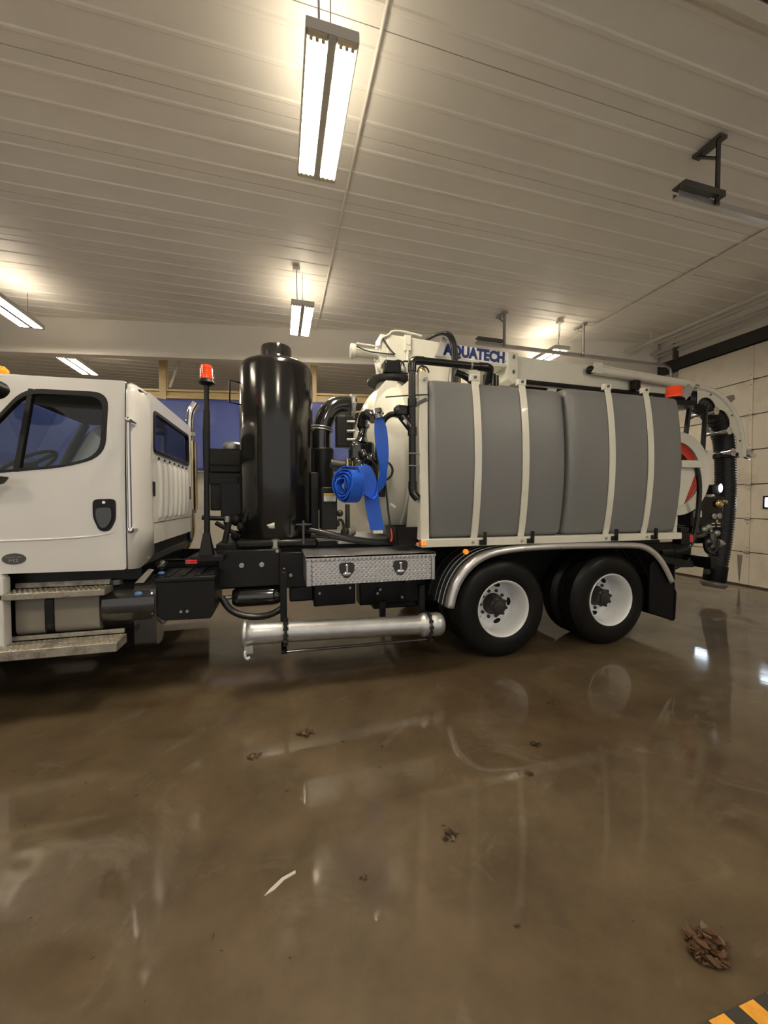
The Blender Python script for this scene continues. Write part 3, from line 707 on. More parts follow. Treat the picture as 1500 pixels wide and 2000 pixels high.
def roundtank(x0, x1, m, name, ins=0.0):
    prof = rounded([(3.70 + ins, 0.57), (4.25, 0.57), (4.25, 0.90), (3.70 + ins, 0.90)], 0.07, 5)
    MB().prism(prof, 'x', x0, x1).build(name, m, ft, bevel=0.012)
roundtank(-2.03, -1.83, 'dirty_tank', 'tank_shell'); roundtank(-1.83, -1.77, 'black_paint', 'strap', -0.012); roundtank(-1.77, -1.455, 'dirty_tank', 'tank_shell')
at = empty('air_tank', (-1.3, 3.95, 0.5), TR)
MB().lathe([(0.02, -0.265), (0.18, -0.26), (0.225, -0.23), (0.235, -0.17), (0.235, 0.12), (0.22, 0.16)], (-1.20, 3.90, 0.76), (1, 0, 0), 28).build('tank_shell', 'black_gloss', at)
cyl('filler_cap', 'black_gloss', at, (-1.345, 3.78, 0.94), (-1.345, 3.78, 0.995), 0.065, 0.055, 16, 0.008)
rb = [(3.70 + 0.0, 0.42), (3.74, 0.40), (3.9, 0.40), (3.92, 0.55), (3.92, 0.95), (3.78, 1.0), (3.70, 0.9)]
MB().prism(rounded(rb, 0.05, 4), 'x', -1.20, -1.03).build('strap_guard', 'black_gloss', at, bevel=0.015)
MB().prism([(-1.20, 0.95), (-1.13, 0.95), (-1.05, 1.06), (-1.09, 1.07)], 'y', 3.72, 3.74).build('guard_tab', 'step_aluminium', at, bevel=0.003)
MB().ball((-1.16, 3.69, 0.865), (0.032, 0.025, 0.022)).build('tank_cap', 'blue_cap', at)
cyl('cap_flange', 'galvanised', at, (-1.155, 3.71, 0.845), (-1.155, 3.695, 0.85), 0.042)
bb = empty('battery_box', (-0.8, 3.95, 0.6), TR)
MB().prism(rounded([(-1.04, 0.66), (-0.98, 0.61), (-0.60, 0.60), (-0.565, 0.66), (-0.565, 0.955), (-1.04, 0.965)], 0.02, 3), 'y', 3.72, 4.2).build('box_body', 'black_paint', bb, bevel=0.012)
box('box_lid', 'black_paint', bb, -1.05, -0.555, 3.70, 4.22, 0.945, 0.99, 0.012)
for x in (-0.98, -0.86, -0.74, -0.62): box('lid_rib', 'black_paint', bb, x, x + 0.05, 3.75, 4.15, 0.99, 1.0, 0.003)
for x in (-0.84, -0.79): cyl('drain_bolt', 'galvanised', bb, (x, 3.712, 0.68), (x, 3.73, 0.68), 0.012)
MB().ball((-1.03, 3.86, 1.005), (0.03, 0.025, 0.018)).build('blue_fitting', 'blue_cap', bb)
MB().ball((-1.04, 3.9, 1.07), (0.06, 0.05, 0.05)).build('valve', 'black_gloss', bb)
cyl('under_pipe', 'galvanised', bb, (-1.04, 3.9, 0.55), (-0.95, 3.9, 0.66), 0.03)
# ladder-like floor bracket hanging below
# --- frame -----------------------------------------------------------------
for yy in (4.28, 5.20):
    fm = MB(); fm.box(-4.1, 5.9, yy, yy + 0.012, 0.74, 1.06); fm.box(-4.1, 5.9, yy, yy + 0.09, 0.74, 0.752); fm.box(-4.1, 5.9, yy, yy + 0.09, 1.048, 1.06)
    fm.build('frame_rail', 'black_paint', TR)
for x in (-3.0, -1.0, 0.4, 1.6, 2.9, 4.4, 5.7): box('cross_member', 'black_paint', TR, x, x + 0.12, 4.30, 5.22, 0.78, 1.02)
box('subframe', 'black_paint', TR, -0.62, 5.2, 4.20, 5.36, 1.06, 1.22, 0.01)
box('mount_plate', 'black_paint', TR, -0.58, 0.02, 4.02, 4.28, 0.80, 1.17, 0.01)
box('mount_plate', 'black_paint', TR, 0.0, 0.36, 3.98, 4.28, 0.78, 1.14, 0.01)
for x, z, r, yy in ((-0.36, 1.02, 0.026, 4.02), (-0.17, 1.02, 0.026, 4.02), (0.045, 0.965, 0.02, 3.98), (0.045, 0.905, 0.02, 3.98), (0.11, 0.905, 0.018, 3.98), (-0.02, 1.15, 0.018, 4.02)):
    cyl('bolt', 'galvanised', TR, (x, yy - 0.018, z), (x, yy + 0.01, z), r, n=12, bevel=0.004)
at2 = empty('brake_reservoir', (-0.25, 4.1, 0.65), TR)
MB().lathe([(0.02, -0.24), (0.07, -0.235), (0.095, -0.20), (0.10, -0.15), (0.10, 0.15), (0.095, 0.2), (0.07, 0.235), (0.02, 0.24)], (-0.22, 4.1, 0.69), (1, 0, 0), 24).build('tank_shell', 'black_gloss', at2)
cyl('fitting', 'galvanised', at2, (-0.52, 4.05, 0.70), (-0.46, 4.07, 0.70), 0.02)
tube('air_hose', 'hose_rubber', TR, [(-0.55, 4.02, 0.72), (-0.48, 4.0, 0.60), (-0.36, 3.98, 0.53), (-0.2, 3.98, 0.50), (-0.05, 3.98, 0.53), (0.02, 3.98, 0.58)], 0.032, 10)
for k, (x0, x1, z0, z1) in enumerate(((0.34, 0.78, 0.56, 0.86), (0.10, 0.34, 0.62, 0.78), (0.84, 1.62, 0.52, 0.80), (1.0, 1.5, 0.46, 0.6))):
    box('valve_box', 'black_paint', TR, x0, x1, 4.0 + 0.03 * k, 4.28, z0, z1, 0.015)
for x, z in ((0.40, 0.70), (0.72, 0.74), (1.02, 0.66), (1.30, 0.60), (1.05, 0.70)): cyl('bolt', 'galvanised', TR, (x, 3.99, z), (x, 4.02, z), 0.014, n=10)
eb = MB(); eb.box(-4.0, -2.4, 4.3, 5.25, 0.55, 1.12); eb.box(-2.45, -1.3, 4.40, 5.15, 0.60, 1.06); eb.box(-1.35, -0.7, 4.5, 5.05, 0.62, 0.98)
eb.build('engine_and_gearbox', 'black_paint', TR, bevel=0.06)
box('reflection_blocker', 'mudflap_rubber', TR, -4.0, -1.22, 4.26, 4.28, 0.22, 0.85, 0.004)  # added dark sheet, blocks the lit background and darkens the floor reflection
box('reflection_blocker', 'mudflap_rubber', TR, -4.0, -0.95, 5.74, 5.76, 0.10, 0.95, 0.004)  # added on the far side, keeps the blue tarpaulin out of the floor reflection
box('side_tank', 'black_paint', TR, -2.2, -1.0, 5.28, 5.72, 0.5, 0.98, 0.06)
cyl('drive_shaft', 'black_paint', TR, (-1.2, 4.75, 0.80), (2.2, 4.75, 0.62), 0.06)
for x in (2.276, 3.674):
    a = MB(); a.cyl((x, 3.9, 0.52), (x, 5.66, 0.52), 0.09, n=16); a.ball((x, 4.78, 0.55), (0.26, 0.22, 0.24)); a.build('axle', 'black_paint', TR)
box('suspension_beam', 'black_paint', TR, 2.3, 3.65, 4.32, 4.42, 0.42, 0.56, 0.03)
box('suspension_beam', 'black_paint', TR, 2.3, 3.65, 5.14, 5.24, 0.42, 0.56, 0.03)
box('wheel_well_liner', 'mudflap_rubber', TR, 1.72, 4.45, 4.10, 4.2, 0.55, 1.2, 0.01)

# --- wheels ----------------------------------------------------------------
def tire_part(parent, y0, w):
    # y0: outer side; runs to y0 + w
    R = 0.522; prof = [(0.300, y0 + 0.015), (0.315, y0 + 0.004), (0.36, y0 - 0.004), (0.42, y0 - 0.006), (0.465, y0 + 0.006), (0.495, y0 + 0.025), (0.513, y0 + 0.05)]
    for k in range(4):
        a = y0 + 0.055 + (w - 0.11) * k / 4; b = y0 + 0.055 + (w - 0.11) * (k + 1) / 4
        prof += [(R, a + 0.004), (R, b - 0.008), (R - 0.012, b - 0.006), (R - 0.012, b + 0.002)]
    prof += [(0.513, y0 + w - 0.05), (0.495, y0 + w - 0.025), (0.465, y0 + w - 0.006), (0.42, y0 + w + 0.006), (0.36, y0 + w + 0.004), (0.315, y0 + w - 0.004), (0.300, y0 + w - 0.015)]
    return MB().lathe(prof, (0, 0, 0), (0, 1, 0), 56, caps=False).build('tire', 'rubber', parent, angle=28)
def make_wheel(dual=True):
    w = bpy.data.objects.new('wheel', None); C.objects.link(w)
    tire_part(w, 0.0, 0.27)
    if dual: tire_part(w, 0.32, 0.27)
    rim = [(0.303, 0.02), (0.303, 0.006), (0.297, 0.0), (0.288, 0.004), (0.280, 0.02), (0.272, 0.045), (0.265, 0.07), (0.260, 0.12), (0.256, 0.235), (0.248, 0.252), (0.230, 0.260), (0.20, 0.254), (0.175, 0.245), (0.165, 0.24), (0.10, 0.24), (0.08, 0.24)]
    MB().lathe(rim, (0, 0, 0), (0, 1, 0), 56, caps=False).build('rim', 'rim_white', w, angle=40)
    inner = MB().lathe([(0.303, 0.02), (0.303, 0.6 if dual else 0.26), (0.25, 0.6 if dual else 0.29), (0.25, 0.27)], (0, 0, 0), (0, 1, 0), 40, caps=False); inner.build('rim_barrel', 'hub_black', w)
    hb = MB(); hb.lathe([(0.118, 0.25), (0.118, 0.232), (0.112, 0.228), (0.104, 0.222), (0.10, 0.17), (0.10, 0.12), (0.092, 0.11), (0.07, 0.105), (0.065, 0.09), (0.02, 0.085)], (0, 0, 0), (0, 1, 0), 28)
    for k in range(8):
        a = 2 * PI * k / 8; hb.cyl((0.092 * math.cos(a), 0.125, 0.092 * math.sin(a)), (0.092 * math.cos(a), 0.10, 0.092 * math.sin(a)), 0.017, n=8)
    hb.build('hub', 'hub_black', w, angle=40)
    for k in range(10):
        a = 2 * PI * (k + 0.3) / 10
        MB().cyl((0.148 * math.cos(a), 0.25, 0.148 * math.sin(a)), (0.148 * math.cos(a), 0.225, 0.148 * math.sin(a)), 0.021, 0.018, n=8).build('lug_nut', 'hub_black', w)
    for k in range(5):
        a = 2 * PI * (k + 0.18) / 5; hh = MB()
        c = Vector((0.214 * math.cos(a), 0.254, 0.214 * math.sin(a))); tx = Vector((-math.sin(a), 0, math.cos(a))); rx = Vector((math.cos(a), 0, math.sin(a)))
        n = 16; vs_ = [c + Vector((0, dy, 0)) + tx * 0.045 * math.cos(2 * PI * i / n) + rx * 0.026 * math.sin(2 * PI * i / n) for dy in (-0.004, 0.02) for i in range(n)]
        hh.add(vs_, [tuple(range(n))] + [(i, (i + 1) % n, n + (i + 1) % n, n + i) for i in range(n)]); hh.build('hand_hole', 'mudflap_rubber', w)
    return w
def copy_tree(o, loc, rot):
    r = o.copy(); C.objects.link(r); r.location = loc; r.rotation_euler = rot
    for ch in list(o.children):
        c = ch.copy(); C.objects.link(c); c.parent = r; c.matrix_parent_inverse = Matrix.Identity(4)
    return r
w0 = make_wheel(True)
places = [((2.276, 3.53, 0.522), (0, 0.2, 0)), ((3.674, 3.53, 0.522), (0, 0.55, 0)), ((2.276, 6.03, 0.522), (0, 0, PI)), ((3.674, 6.03, 0.522), (0, 0, PI))]
wheels = [copy_tree(w0, l, r) for l, r in places[1:]]
w0.location, w0.rotation_euler = places[0]
for w in [w0] + wheels: attach(w, TR)
w1 = make_wheel(False)
w2 = copy_tree(w1, (-3.45, 5.95, 0.522), (0, 0, PI)); w1.location = (-3.45, 3.62, 0.522)
for w in (w1, w2): attach(w, TR)

# --- fenders and mud flaps ----------------------------------------------------
arc = [(1.60, 0.60), (1.63, 0.74), (1.69, 0.88), (1.79, 1.01), (1.92, 1.10), (2.07, 1.155), (2.3, 1.185), (2.64, 1.20), (3.2, 1.20), (3.65, 1.19), (4.0, 1.175), (4.12, 1.15), (4.25, 1.08), (4.36, 0.98), (4.46, 0.84), (4.54, 0.70)]
def smooth2(l, n=2):
    for _ in range(n):
        q = [l[0]]
        for a, b in zip(l[:-1], l[1:]): q += [(a[0] * .75 + b[0] * .25, a[1] * .75 + b[1] * .25), (a[0] * .25 + b[0] * .75, a[1] * .25 + b[1] * .75)]
        l = q + [l[-1]]
    return l
arc = smooth2(arc, 1)
def fender(y0, y1):
    f = empty('fender', (3.0, (y0 + y1) / 2, 1.1), TR)
    cx, cz = 2.98, 0.45
    off = lambda p, d: ((p[0] - cx) * (1 - d) + cx, (p[1] - cz) * (1 - d * 1.6) + cz)
    b = MB(); prof = [(y0, 0.050), (y0 - 0.008, 0.03), (y0 - 0.004, 0.008), (y0 + 0.02, 0.0), (y0 + 0.05, 0.0), (y0 + 0.06, 0.0)] if y0 < 4.5 else [(y1, 0.05), (y1 + 0.008, 0.03), (y1 + 0.004, 0.008), (y1 - 0.02, 0.0), (y1 - 0.06, 0.0)]
    vs_ = []; n = len(prof)
    for p in arc:
        for yy, d in prof: q = off(p, d); vs_.append((q[0], yy, q[1]))
    b.add(vs_, [(i * n + k, i * n + k + 1, (i + 1) * n + k + 1, (i + 1) * n + k) for i in range(len(arc) - 1) for k in range(n - 1)])
    o = b.build('fender_lip', 'fender_metal', f, angle=60); s = o.modifiers.new('t', 'SOLIDIFY'); s.thickness = 0.008; s.offset = 0
    b = MB(); ya, yb = (y0 + 0.06, y1) if y0 < 4.5 else (y0, y1 - 0.06)
    prof = [(ya, 0.0)]
    for k in range(3):
        c = ya + (yb - ya) * (k + 0.5) / 3; prof += [(c - 0.03, 0.0), (c - 0.02, -0.006), (c + 0.02, -0.006), (c + 0.03, 0.0)]
    prof.append((yb, 0.0)); n = len(prof); vs_ = []
    for p in arc:
        for yy, d in prof: q = off(p, d); vs_.append((q[0], yy, q[1]))
    b.add(vs_, [(i * n + k, i * n + k + 1, (i + 1) * n + k + 1, (i + 1) * n + k) for i in range(len(arc) - 1) for k in range(n - 1)])
    o = b.build('fender_skin', 'fender_dark', f, angle=25); s = o.modifiers.new('t', 'SOLIDIFY'); s.thickness = 0.006; s.offset = 0
    edges = [ya + (yb - ya) * t for t in (0.12, 0.30, 0.46)] if y0 < 4.5 else []
    for e in edges:
        MB().tube([(off(p, -0.004)[0], e, off(p, -0.004)[1]) for p in arc[:14]], 0.005, 6).build('fender_bead', 'fender_metal', f)
fender(3.47, 4.06); fender(5.50, 6.09)
fl = rounded([(4.10, 0.36), (4.14, 0.95), (4.36, 1.02), (4.50, 0.82), (4.62, 0.56), (4.61, 0.21), (4.55, 0.205)], 0.03, 3)
MB().prism([(4.20, 0.34), (4.56, 0.215), (4.60, 0.24), (4.615, 0.56), (4.53, 0.70), (4.42, 0.88), (4.30, 1.0), (4.2, 0.9)], 'y', 3.50, 3.53).build('mud_flap', 'mudflap_rubber', TR, bevel=0.01)
box('mud_flap', 'mudflap_rubber', TR, 4.56, 4.58, 3.50, 4.08, 0.22, 0.9)
cyl('marker_lamp', 'amber_lens', TR, (1.80, 3.46, 1.150), (1.80, 3.50, 1.150), 0.026, n=16, bevel=0.006)

# --- toolbox ---------------------------------------------------------------------
tb = empty('toolbox', (0.86, 3.8, 0.88), TR)
box('box_body', 'diamond_plate', tb, 0.235, 1.478, 3.515, 4.02, 0.885, 1.14, 0.004)
lid = MB(); lid.box(0.225, 1.488, 3.495, 4.10, 1.135, 1.158); lid.box(0.225, 1.488, 3.495, 3.505, 1.115, 1.158)
lid.build('box_lid', 'diamond_plate', tb, bevel=0.004)
for x0, x1 in ((0.235, 0.275), (1.445, 1.478)): box('edge_trim', 'aluminium', tb, x0, x1, 3.502, 3.515, 0.885, 1.115, 0.002)
MB().plate([(0.285, 0.895), (1.437, 0.892), (1.437, 1.10), (0.285, 1.106)], [], lambda a, b: Vector((a, 3.500, b)), lambda a, b: Vector((a, 3.514, b))).build('box_door', 'diamond_plate', tb, bevel=0.003)
for x in (0.60, 1.12):
    lt = rounded([(x - 0.072, 1.09), (x + 0.072, 1.09), (x + 0.072, 1.01), (x + 0.02, 0.945), (x - 0.02, 0.945), (x - 0.072, 1.01)], 0.035, 4)
    MB().plate(lt, [], lambda a, b: Vector((a, 3.492, b)), lambda a, b: Vector((a, 3.505, b))).build('latch_dish', 'black_gloss', tb, bevel=0.004)
    h = MB(); h.box(x - 0.008, x + 0.008, 3.478, 3.492, 0.99, 1.065); h.ball((x, 3.484, 0.985), (0.042, 0.008, 0.018), 12, 6); h.ball((x, 3.484, 1.062), (0.017, 0.008, 0.012), 10, 6)
    h.build('latch_handle', 'chrome', tb, angle=50)
for x in (0.5, 1.2): box('box_bracket', 'black_paint', tb, x, x + 0.06, 3.6, 4.28, 0.84, 0.885)

# --- tube rack -------------------------------------------------------------------
rk = empty('tube_rack', (0.6, 3.6, 0.35), TR)
def clamp(x, z):
    ring = [(x, 3.50 + 0.108 * math.cos(2 * PI * k / 24), z + 0.108 * math.sin(2 * PI * k / 24)) for k in range(24)]
    b = MB(); b.tube(ring, 0.014, 6, closed=True)
    for k in range(24): 
        if k % 2 == 0: b.box(ring[k][0] - 0.022, ring[k][0] + 0.022, ring[k][1] - 0.012, ring[k][1] + 0.012, ring[k][2] - 0.012, ring[k][2] + 0.012)
    b.build('clamp', 'black_gloss', rk)
clamp(0.05, 0.494); clamp(1.40, 0.448)
hang = MB(); hang.box(0.005, 0.065, 3.64, 3.70, 0.36, 1.0); hang.box(0.005, 0.065, 3.66, 4.0, 0.92, 0.98); hang.box(0.01, 0.06, 3.4, 3.70, 0.33, 0.36)
hang.build('hanger', 'black_paint', rk, bevel=0.005)
hang = MB(); hang.box(1.37, 1.43, 3.64, 3.70, 0.33, 0.80); hang.box(1.37, 1.43, 3.4, 3.70, 0.30, 0.33); hang.box(1.0, 1.06, 3.80, 3.86, 0.45, 0.62)
hang.build('hanger', 'black_paint', rk, bevel=0.005)
tube('lower_rod', 'black_gloss', rk, [(0.05, 3.44, 0.335), (1.42, 3.44, 0.32)], 0.014, 8, 0)

# --- beacon on a pole ---------------------------------------------------------------
def beacon(root, x, y, z, r=0.056, h=0.13):
    MB().lathe([(r, 0), (r, 0.02), (r * 0.96, 0.03), (r * 0.96, h * 0.8), (r * 0.88, h * 0.95), (r * 0.6, h), (0.005, h)], (x, y, z), (0, 0, 1), 24).build('lens', 'orange_lens', root)
    rg = MB()
    for k in range(4): rg.lathe([(r * 0.955, 0), (r * 1.0, 0.004), (r * 0.955, 0.008)], (x, y, z + 0.035 + k * 0.018), (0, 0, 1), 24, caps=False)
    rg.build('lens_ridge', 'orange_lens', root)
    MB().lathe([(r * 0.9, 0.0), (r * 1.1, -0.012), (r * 1.28, -0.035), (r * 1.1, -0.045), (r * 0.5, -0.06)], (x, y, z), (0, 0, 1), 24).build('beacon_base', 'black_plastic', root)
bp = empty('beacon_pole', (-0.65, 3.9, 1.17), TR)
beacon(bp, -0.64, 3.9, 2.785)
cyl('pole', 'black_paint', bp, (-0.652, 3.9, 1.35), (-0.642, 3.9, 2.75), 0.027, 0.024, 16)
cyl('pole_sleeve', 'black_paint', bp, (-0.648, 3.9, 1.95), (-0.644, 3.9, 2.50), 0.031, n=16)
MB().add([(x, y, z) for z, e in ((1.15, 0.062), (1.36, 0.027)) for x, y in ((-0.655 - e, 3.9 - e), (-0.655 + e, 3.9 - e), (-0.655 + e, 3.9 + e), (-0.655 - e, 3.9 + e))],
    [(0, 1, 2, 3), (4, 5, 6, 7), (0, 1, 5, 4), (1, 2, 6, 5), (2, 3, 7, 6), (3, 0, 4, 7)]).build('pole_foot', 'black_paint', bp, bevel=0.005)
box('foot_bracket', 'black_paint', bp, -0.78, -0.5, 3.82, 4.3, 1.10, 1.15)
for z in (1.115, 1.095): box('reflector_strip', 'red_lens', bp, -0.82, -0.72, 3.80, 3.82, z - 0.008, z + 0.008, 0.002)

# --- exhaust stack -------------------------------------------------------------------
ex = empty('exhaust_stack', (-1.1, 5.6, 1.0), TR)
MB().tube([(-1.13, 5.62, 2.62), (-1.13, 5.62, 2.74), (-1.11, 5.62, 2.86), (-1.05, 5.62, 2.96)], 0.052, 14, smooth=2).build('stack_tip', 'chrome', ex, angle=60)
cyl('stack_pipe', 'exhaust_metal', ex, (-1.13, 5.62, 1.35), (-1.13, 5.62, 2.64), 0.048)
cyl('heat_shield', 'exhaust_metal', ex, (-1.105, 5.60, 1.55), (-1.105, 5.60, 2.45), 0.062)
for z in (1.5, 2.52): cyl('stack_clamp', 'galvanised', ex, (-1.13, 5.62, z), (-1.13, 5.62, z + 0.05), 0.062)
tube('down_pipe', 'brass', ex, [(-1.13, 5.62, 1.38), (-1.13, 5.62, 1.25), (-1.17, 5.6, 1.1), (-1.25, 5.55, 0.95)], 0.05, 12)

# --- engine behind the cab --------------------------------------------------------------
en = empty('auxiliary_engine', (-0.3, 4.9, 1.3), TR)
box('engine_cover', 'engine_black', en, -0.80, -0.30, 4.75, 5.45, 1.98, 2.26, 0.02)
box('radiator', 'engine_black', en, -0.75, -0.28, 4.70, 5.40, 1.55, 1.98, 0.015)
box('cover_rib', 'engine_black', en, -0.79, -0.3, 4.73, 4.76, 2.07, 2.10)
box('cover_rib', 'engine_black', en, -0.77, -0.45, 4.68, 4.70, 1.85, 1.93)
box('side_box', 'black_paint', en, -0.62, -0.40, 4.55, 4.72, 1.48, 1.86, 0.01)
MB().lathe([(0.10, 0), (0.11, 0.02), (0.11, 0.06), (0.08, 0.085), (0.03, 0.09)], (-0.52, 4.85, 2.26), (0, 0, 1), 20).build('air_cap', 'aluminium', en)
e2 = MB()
for (x, y, z, r) in ((-0.45, 4.5, 1.45, 0.07), (-0.38, 4.4, 1.38, 0.06), (-0.55, 4.6, 1.42, 0.05), (-0.45, 4.45, 1.28, 0.06)): e2.ball((x, y, z), r, 10, 6)
e2.cyl((-0.55, 4.3, 1.22), (-0.50, 4.3, 1.46), 0.03, n=8); e2.cyl((-0.8, 4.5, 1.48), (-0.5, 4.5, 1.46), 0.025, n=8); e2.cyl((-0.66, 4.5, 1.42), (-0.40, 4.4, 1.27), 0.025, n=8)
e2.build('engine_block', 'engine_black', en, angle=60)
cyl('grease_fitting', 'galvanised', en, (-0.52, 4.28, 1.44), (-0.52, 4.28, 1.50), 0.025)
# --- black separator cylinder ----------------------------------------------------------
sp = empty('separator_cylinder', (-0.015, 4.5, 1.2), TR)
o0 = (-0.016, 4.5, 0)
MB().lathe([(0.30, 1.24), (0.38, 1.26), (0.395, 1.30), (0.395, 3.07), (0.385, 3.12), (0.36, 3.155), (0.31, 3.18), (0.185, 3.19)], o0, (0, 0, 1), 56).build('cylinder_shell', 'separator_black', sp, angle=45)
MB().lathe([(0.168, 3.185), (0.168, 3.345), (0.160, 3.365), (0.14, 3.372), (0.01, 3.378)], o0, (0, 0, 1), 40).build('cylinder_cap', 'black_gloss', sp, angle=45)
rg = MB(); rg.lathe([(0.172, 3.20), (0.178, 3.21), (0.178, 3.235), (0.172, 3.245)], o0, (0, 0, 1), 40, caps=False); rg.build('cap_band', 'black_gloss', sp)
tube('grab_handle', 'black_paint', sp, [(-0.40, 4.50, 2.95), (-0.50, 4.45, 2.955), (-0.505, 4.45, 2.72), (-0.41, 4.5, 2.715)], 0.010, 8, 0)
stk = MB(); cols = 8; vs_ = []
for k in range(cols + 1):
    a = -0.12 + 0.075 * k / cols; yy = 4.5 - math.sqrt(0.3965 ** 2 - (a + 0.016) ** 2)
    top = 1.415 + 0.022 * k / cols; bot = 1.405 - 0.03 * min(1, k / 3)
    vs_ += [(a, yy, bot), (a, yy, top)]
stk.add(vs_, [(2 * k, 2 * k + 2, 2 * k + 3, 2 * k + 1) for k in range(cols)]); o = stk.build('torn_sticker', 'label_white', sp)
sm = o.modifiers.new('t', 'SOLIDIFY'); sm.thickness = 0.002
cyl('drain_stub', 'galvanised', sp, (-0.04, 4.14, 1.10), (-0.04, 4.14, 1.26), 0.045)
box('base_ring', 'black_paint', sp, -0.42, 0.40, 4.1, 4.9, 1.17, 1.26, 0.03)
box('side_column', 'black_paint', sp, 0.34, 0.43, 4.35, 4.5, 1.26, 1.98, 0.01)
# elbow pipe into the tank
el = empty('vacuum_pipe', (0.55, 4.78, 1.7), TR)
MB().tube([(0.50, 4.72, 2.46), (0.53, 4.72, 2.62), (0.60, 4.73, 2.76), (0.72, 4.74, 2.84), (0.92, 4.76, 2.84)], 0.118, 24, smooth=2).build('elbow', 'black_gloss', el, angle=60)
for z in (2.515, 2.545): MB().lathe([(0.128, -0.008), (0.132, 0), (0.128, 0.008)], (0.512, 4.72, z), (0.12, 0, 1), 24, caps=False).build('pipe_clamp', 'galvanised', el)
MB().lathe([(0.118, 2.26), (0.118, 2.50)], (0.50, 4.72, 0), (0, 0, 1), 28).build('pipe_sleeve', 'black_gloss', el)
MB().lathe([(0.05, 1.55), (0.11, 1.6), (0.125, 1.75), (0.13, 2.2), (0.135, 2.28), (0.12, 2.30)], (0.52, 4.72, 0), (0, 0, 1), 28).build('filter_housing', 'black_paint', el)
fg = MB()
for k in range(8):
    a = 2 * PI * k / 8; fg.cyl((0.86, 4.76 + 0.13 * math.cos(a), 2.84 + 0.13 * math.sin(a)), (0.92, 4.76 + 0.13 * math.cos(a), 2.84 + 0.13 * math.sin(a)), 0.022, n=6)
fg.lathe([(0.135, 0.86), (0.145, 0.87), (0.145, 0.90), (0.135, 0.91)], (0, 4.76, 2.84), (1, 0, 0), 24)
fg.build('pipe_flange', 'galvanised', el)
MB().prism([(0.90, 2.68), (1.7, 2.66), (1.7, 2.98), (0.90, 2.96)], 'y', 5.05, 5.35).build('hydraulic_tank', 'black_paint', TR, bevel=0.01)
tube('copper_pipe', 'brass', el, [(0.92, 4.85, 2.79), (1.25, 4.95, 2.87)], 0.012, 8, 0)
# control box with warning label
cb = empty('control_box', (0.5, 4.05, 1.35), TR)
box('box_body', 'black_paint', cb, 0.425, 0.588, 4.0, 4.25, 1.36, 1.80, 0.008)
box('warning_label', 'label_white', cb, 0.448, 0.572, 3.995, 4.0, 1.655, 1.738, 0)
box('warning_band', 'label_yellow', cb, 0.448, 0.572, 3.993, 3.996, 1.709, 1.738, 0)
text('warning_text', 'CAUTION', 'label_ink', cb, (0.51, 3.992, 1.7225), 0.024, depth=0.0006)
for k, wd in enumerate((0.09, 0.07, 0.095, 0.06)): box('label_line', 'label_ink', cb, 0.51 - wd / 2, 0.51 + wd / 2, 3.9935, 3.996, 1.697 - k * 0.0115, 1.6995 - k * 0.0115, 0)
pc = MB()
for (x, y, z, r) in ((0.66, 4.3, 1.52, 0.04), (0.63, 4.32, 1.40, 0.035), (0.74, 4.45, 1.30, 0.05), (0.80, 4.45, 1.25, 0.05), (0.70, 4.5, 1.24, 0.06)): pc.ball((x, y, z), r, 10, 6)
pc.tube([(0.60, 4.3, 1.42), (0.68, 4.3, 1.46), (0.72, 4.35, 1.36), (0.70, 4.4, 1.24)], 0.016, 8, smooth=2); pc.cyl((0.80, 4.6, 1.2), (0.80, 4.6, 1.62), 0.03, n=10)
pc.build('pipe_fittings', 'dark_steel', TR, angle=60)
cyl('chrome_fitting', 'galvanised', TR, (0.78, 4.42, 1.30), (0.86, 4.42, 1.30), 0.045)
tube('hydraulic_hose', 'hose_rubber', TR, [(0.30, 4.0, 1.36), (0.45, 3.95, 1.33), (0.65, 3.92, 1.28), (0.9, 3.9, 1.235), (1.2, 3.9, 1.225), (1.3, 3.95, 1.23)], 0.032, 10)
tube('hydraulic_hose', 'hose_rubber', TR, [(0.32, 4.05, 1.30), (0.5, 4.02, 1.29), (0.75, 4.0, 1.235), (1.05, 4.0, 1.20)], 0.024, 10)
tr2 = MB(); tr2.box(0.225, 0.25, 3.96, 3.99, 1.22, 1.46); tr2.box(0.16, 0.32, 3.97, 3.98, 1.41, 1.43); tr2.build('hose_bracket', 'black_gloss', TR, bevel=0.004)
# black basket on the deck
bk = MB(); bk.plate([(3.62, 1.22), (3.95, 1.22), (3.98, 1.40), (3.58, 1.40)], [], lambda a, b: Vector((1.12 - (b - 1.22) * 0.15, a, b)), lambda a, b: Vector((1.13 - (b - 1.22) * 0.15, a, b)))
bk.plate([(1.14, 1.21), (1.32, 1.21), (1.37, 1.40), (1.11, 1.40)], [], lambda a, b: Vector((a, 3.63 - (b - 1.21) * 0.2, b)), lambda a, b: Vector((a, 3.64 - (b - 1.21) * 0.2, b)))
bk.plate([(1.14, 1.21), (1.32, 1.21), (1.37, 1.40), (1.11, 1.40)], [], lambda a, b: Vector((a, 3.95, b)), lambda a, b: Vector((a, 3.96, b)))
bk.box(1.12, 1.32, 3.63, 3.95, 1.205, 1.22)
bk.build('deck_basket', 'black_plastic', TR)
box('deck_plate', 'galvanised', TR, 0.6, 1.45, 4.05, 5.4, 1.20, 1.225)
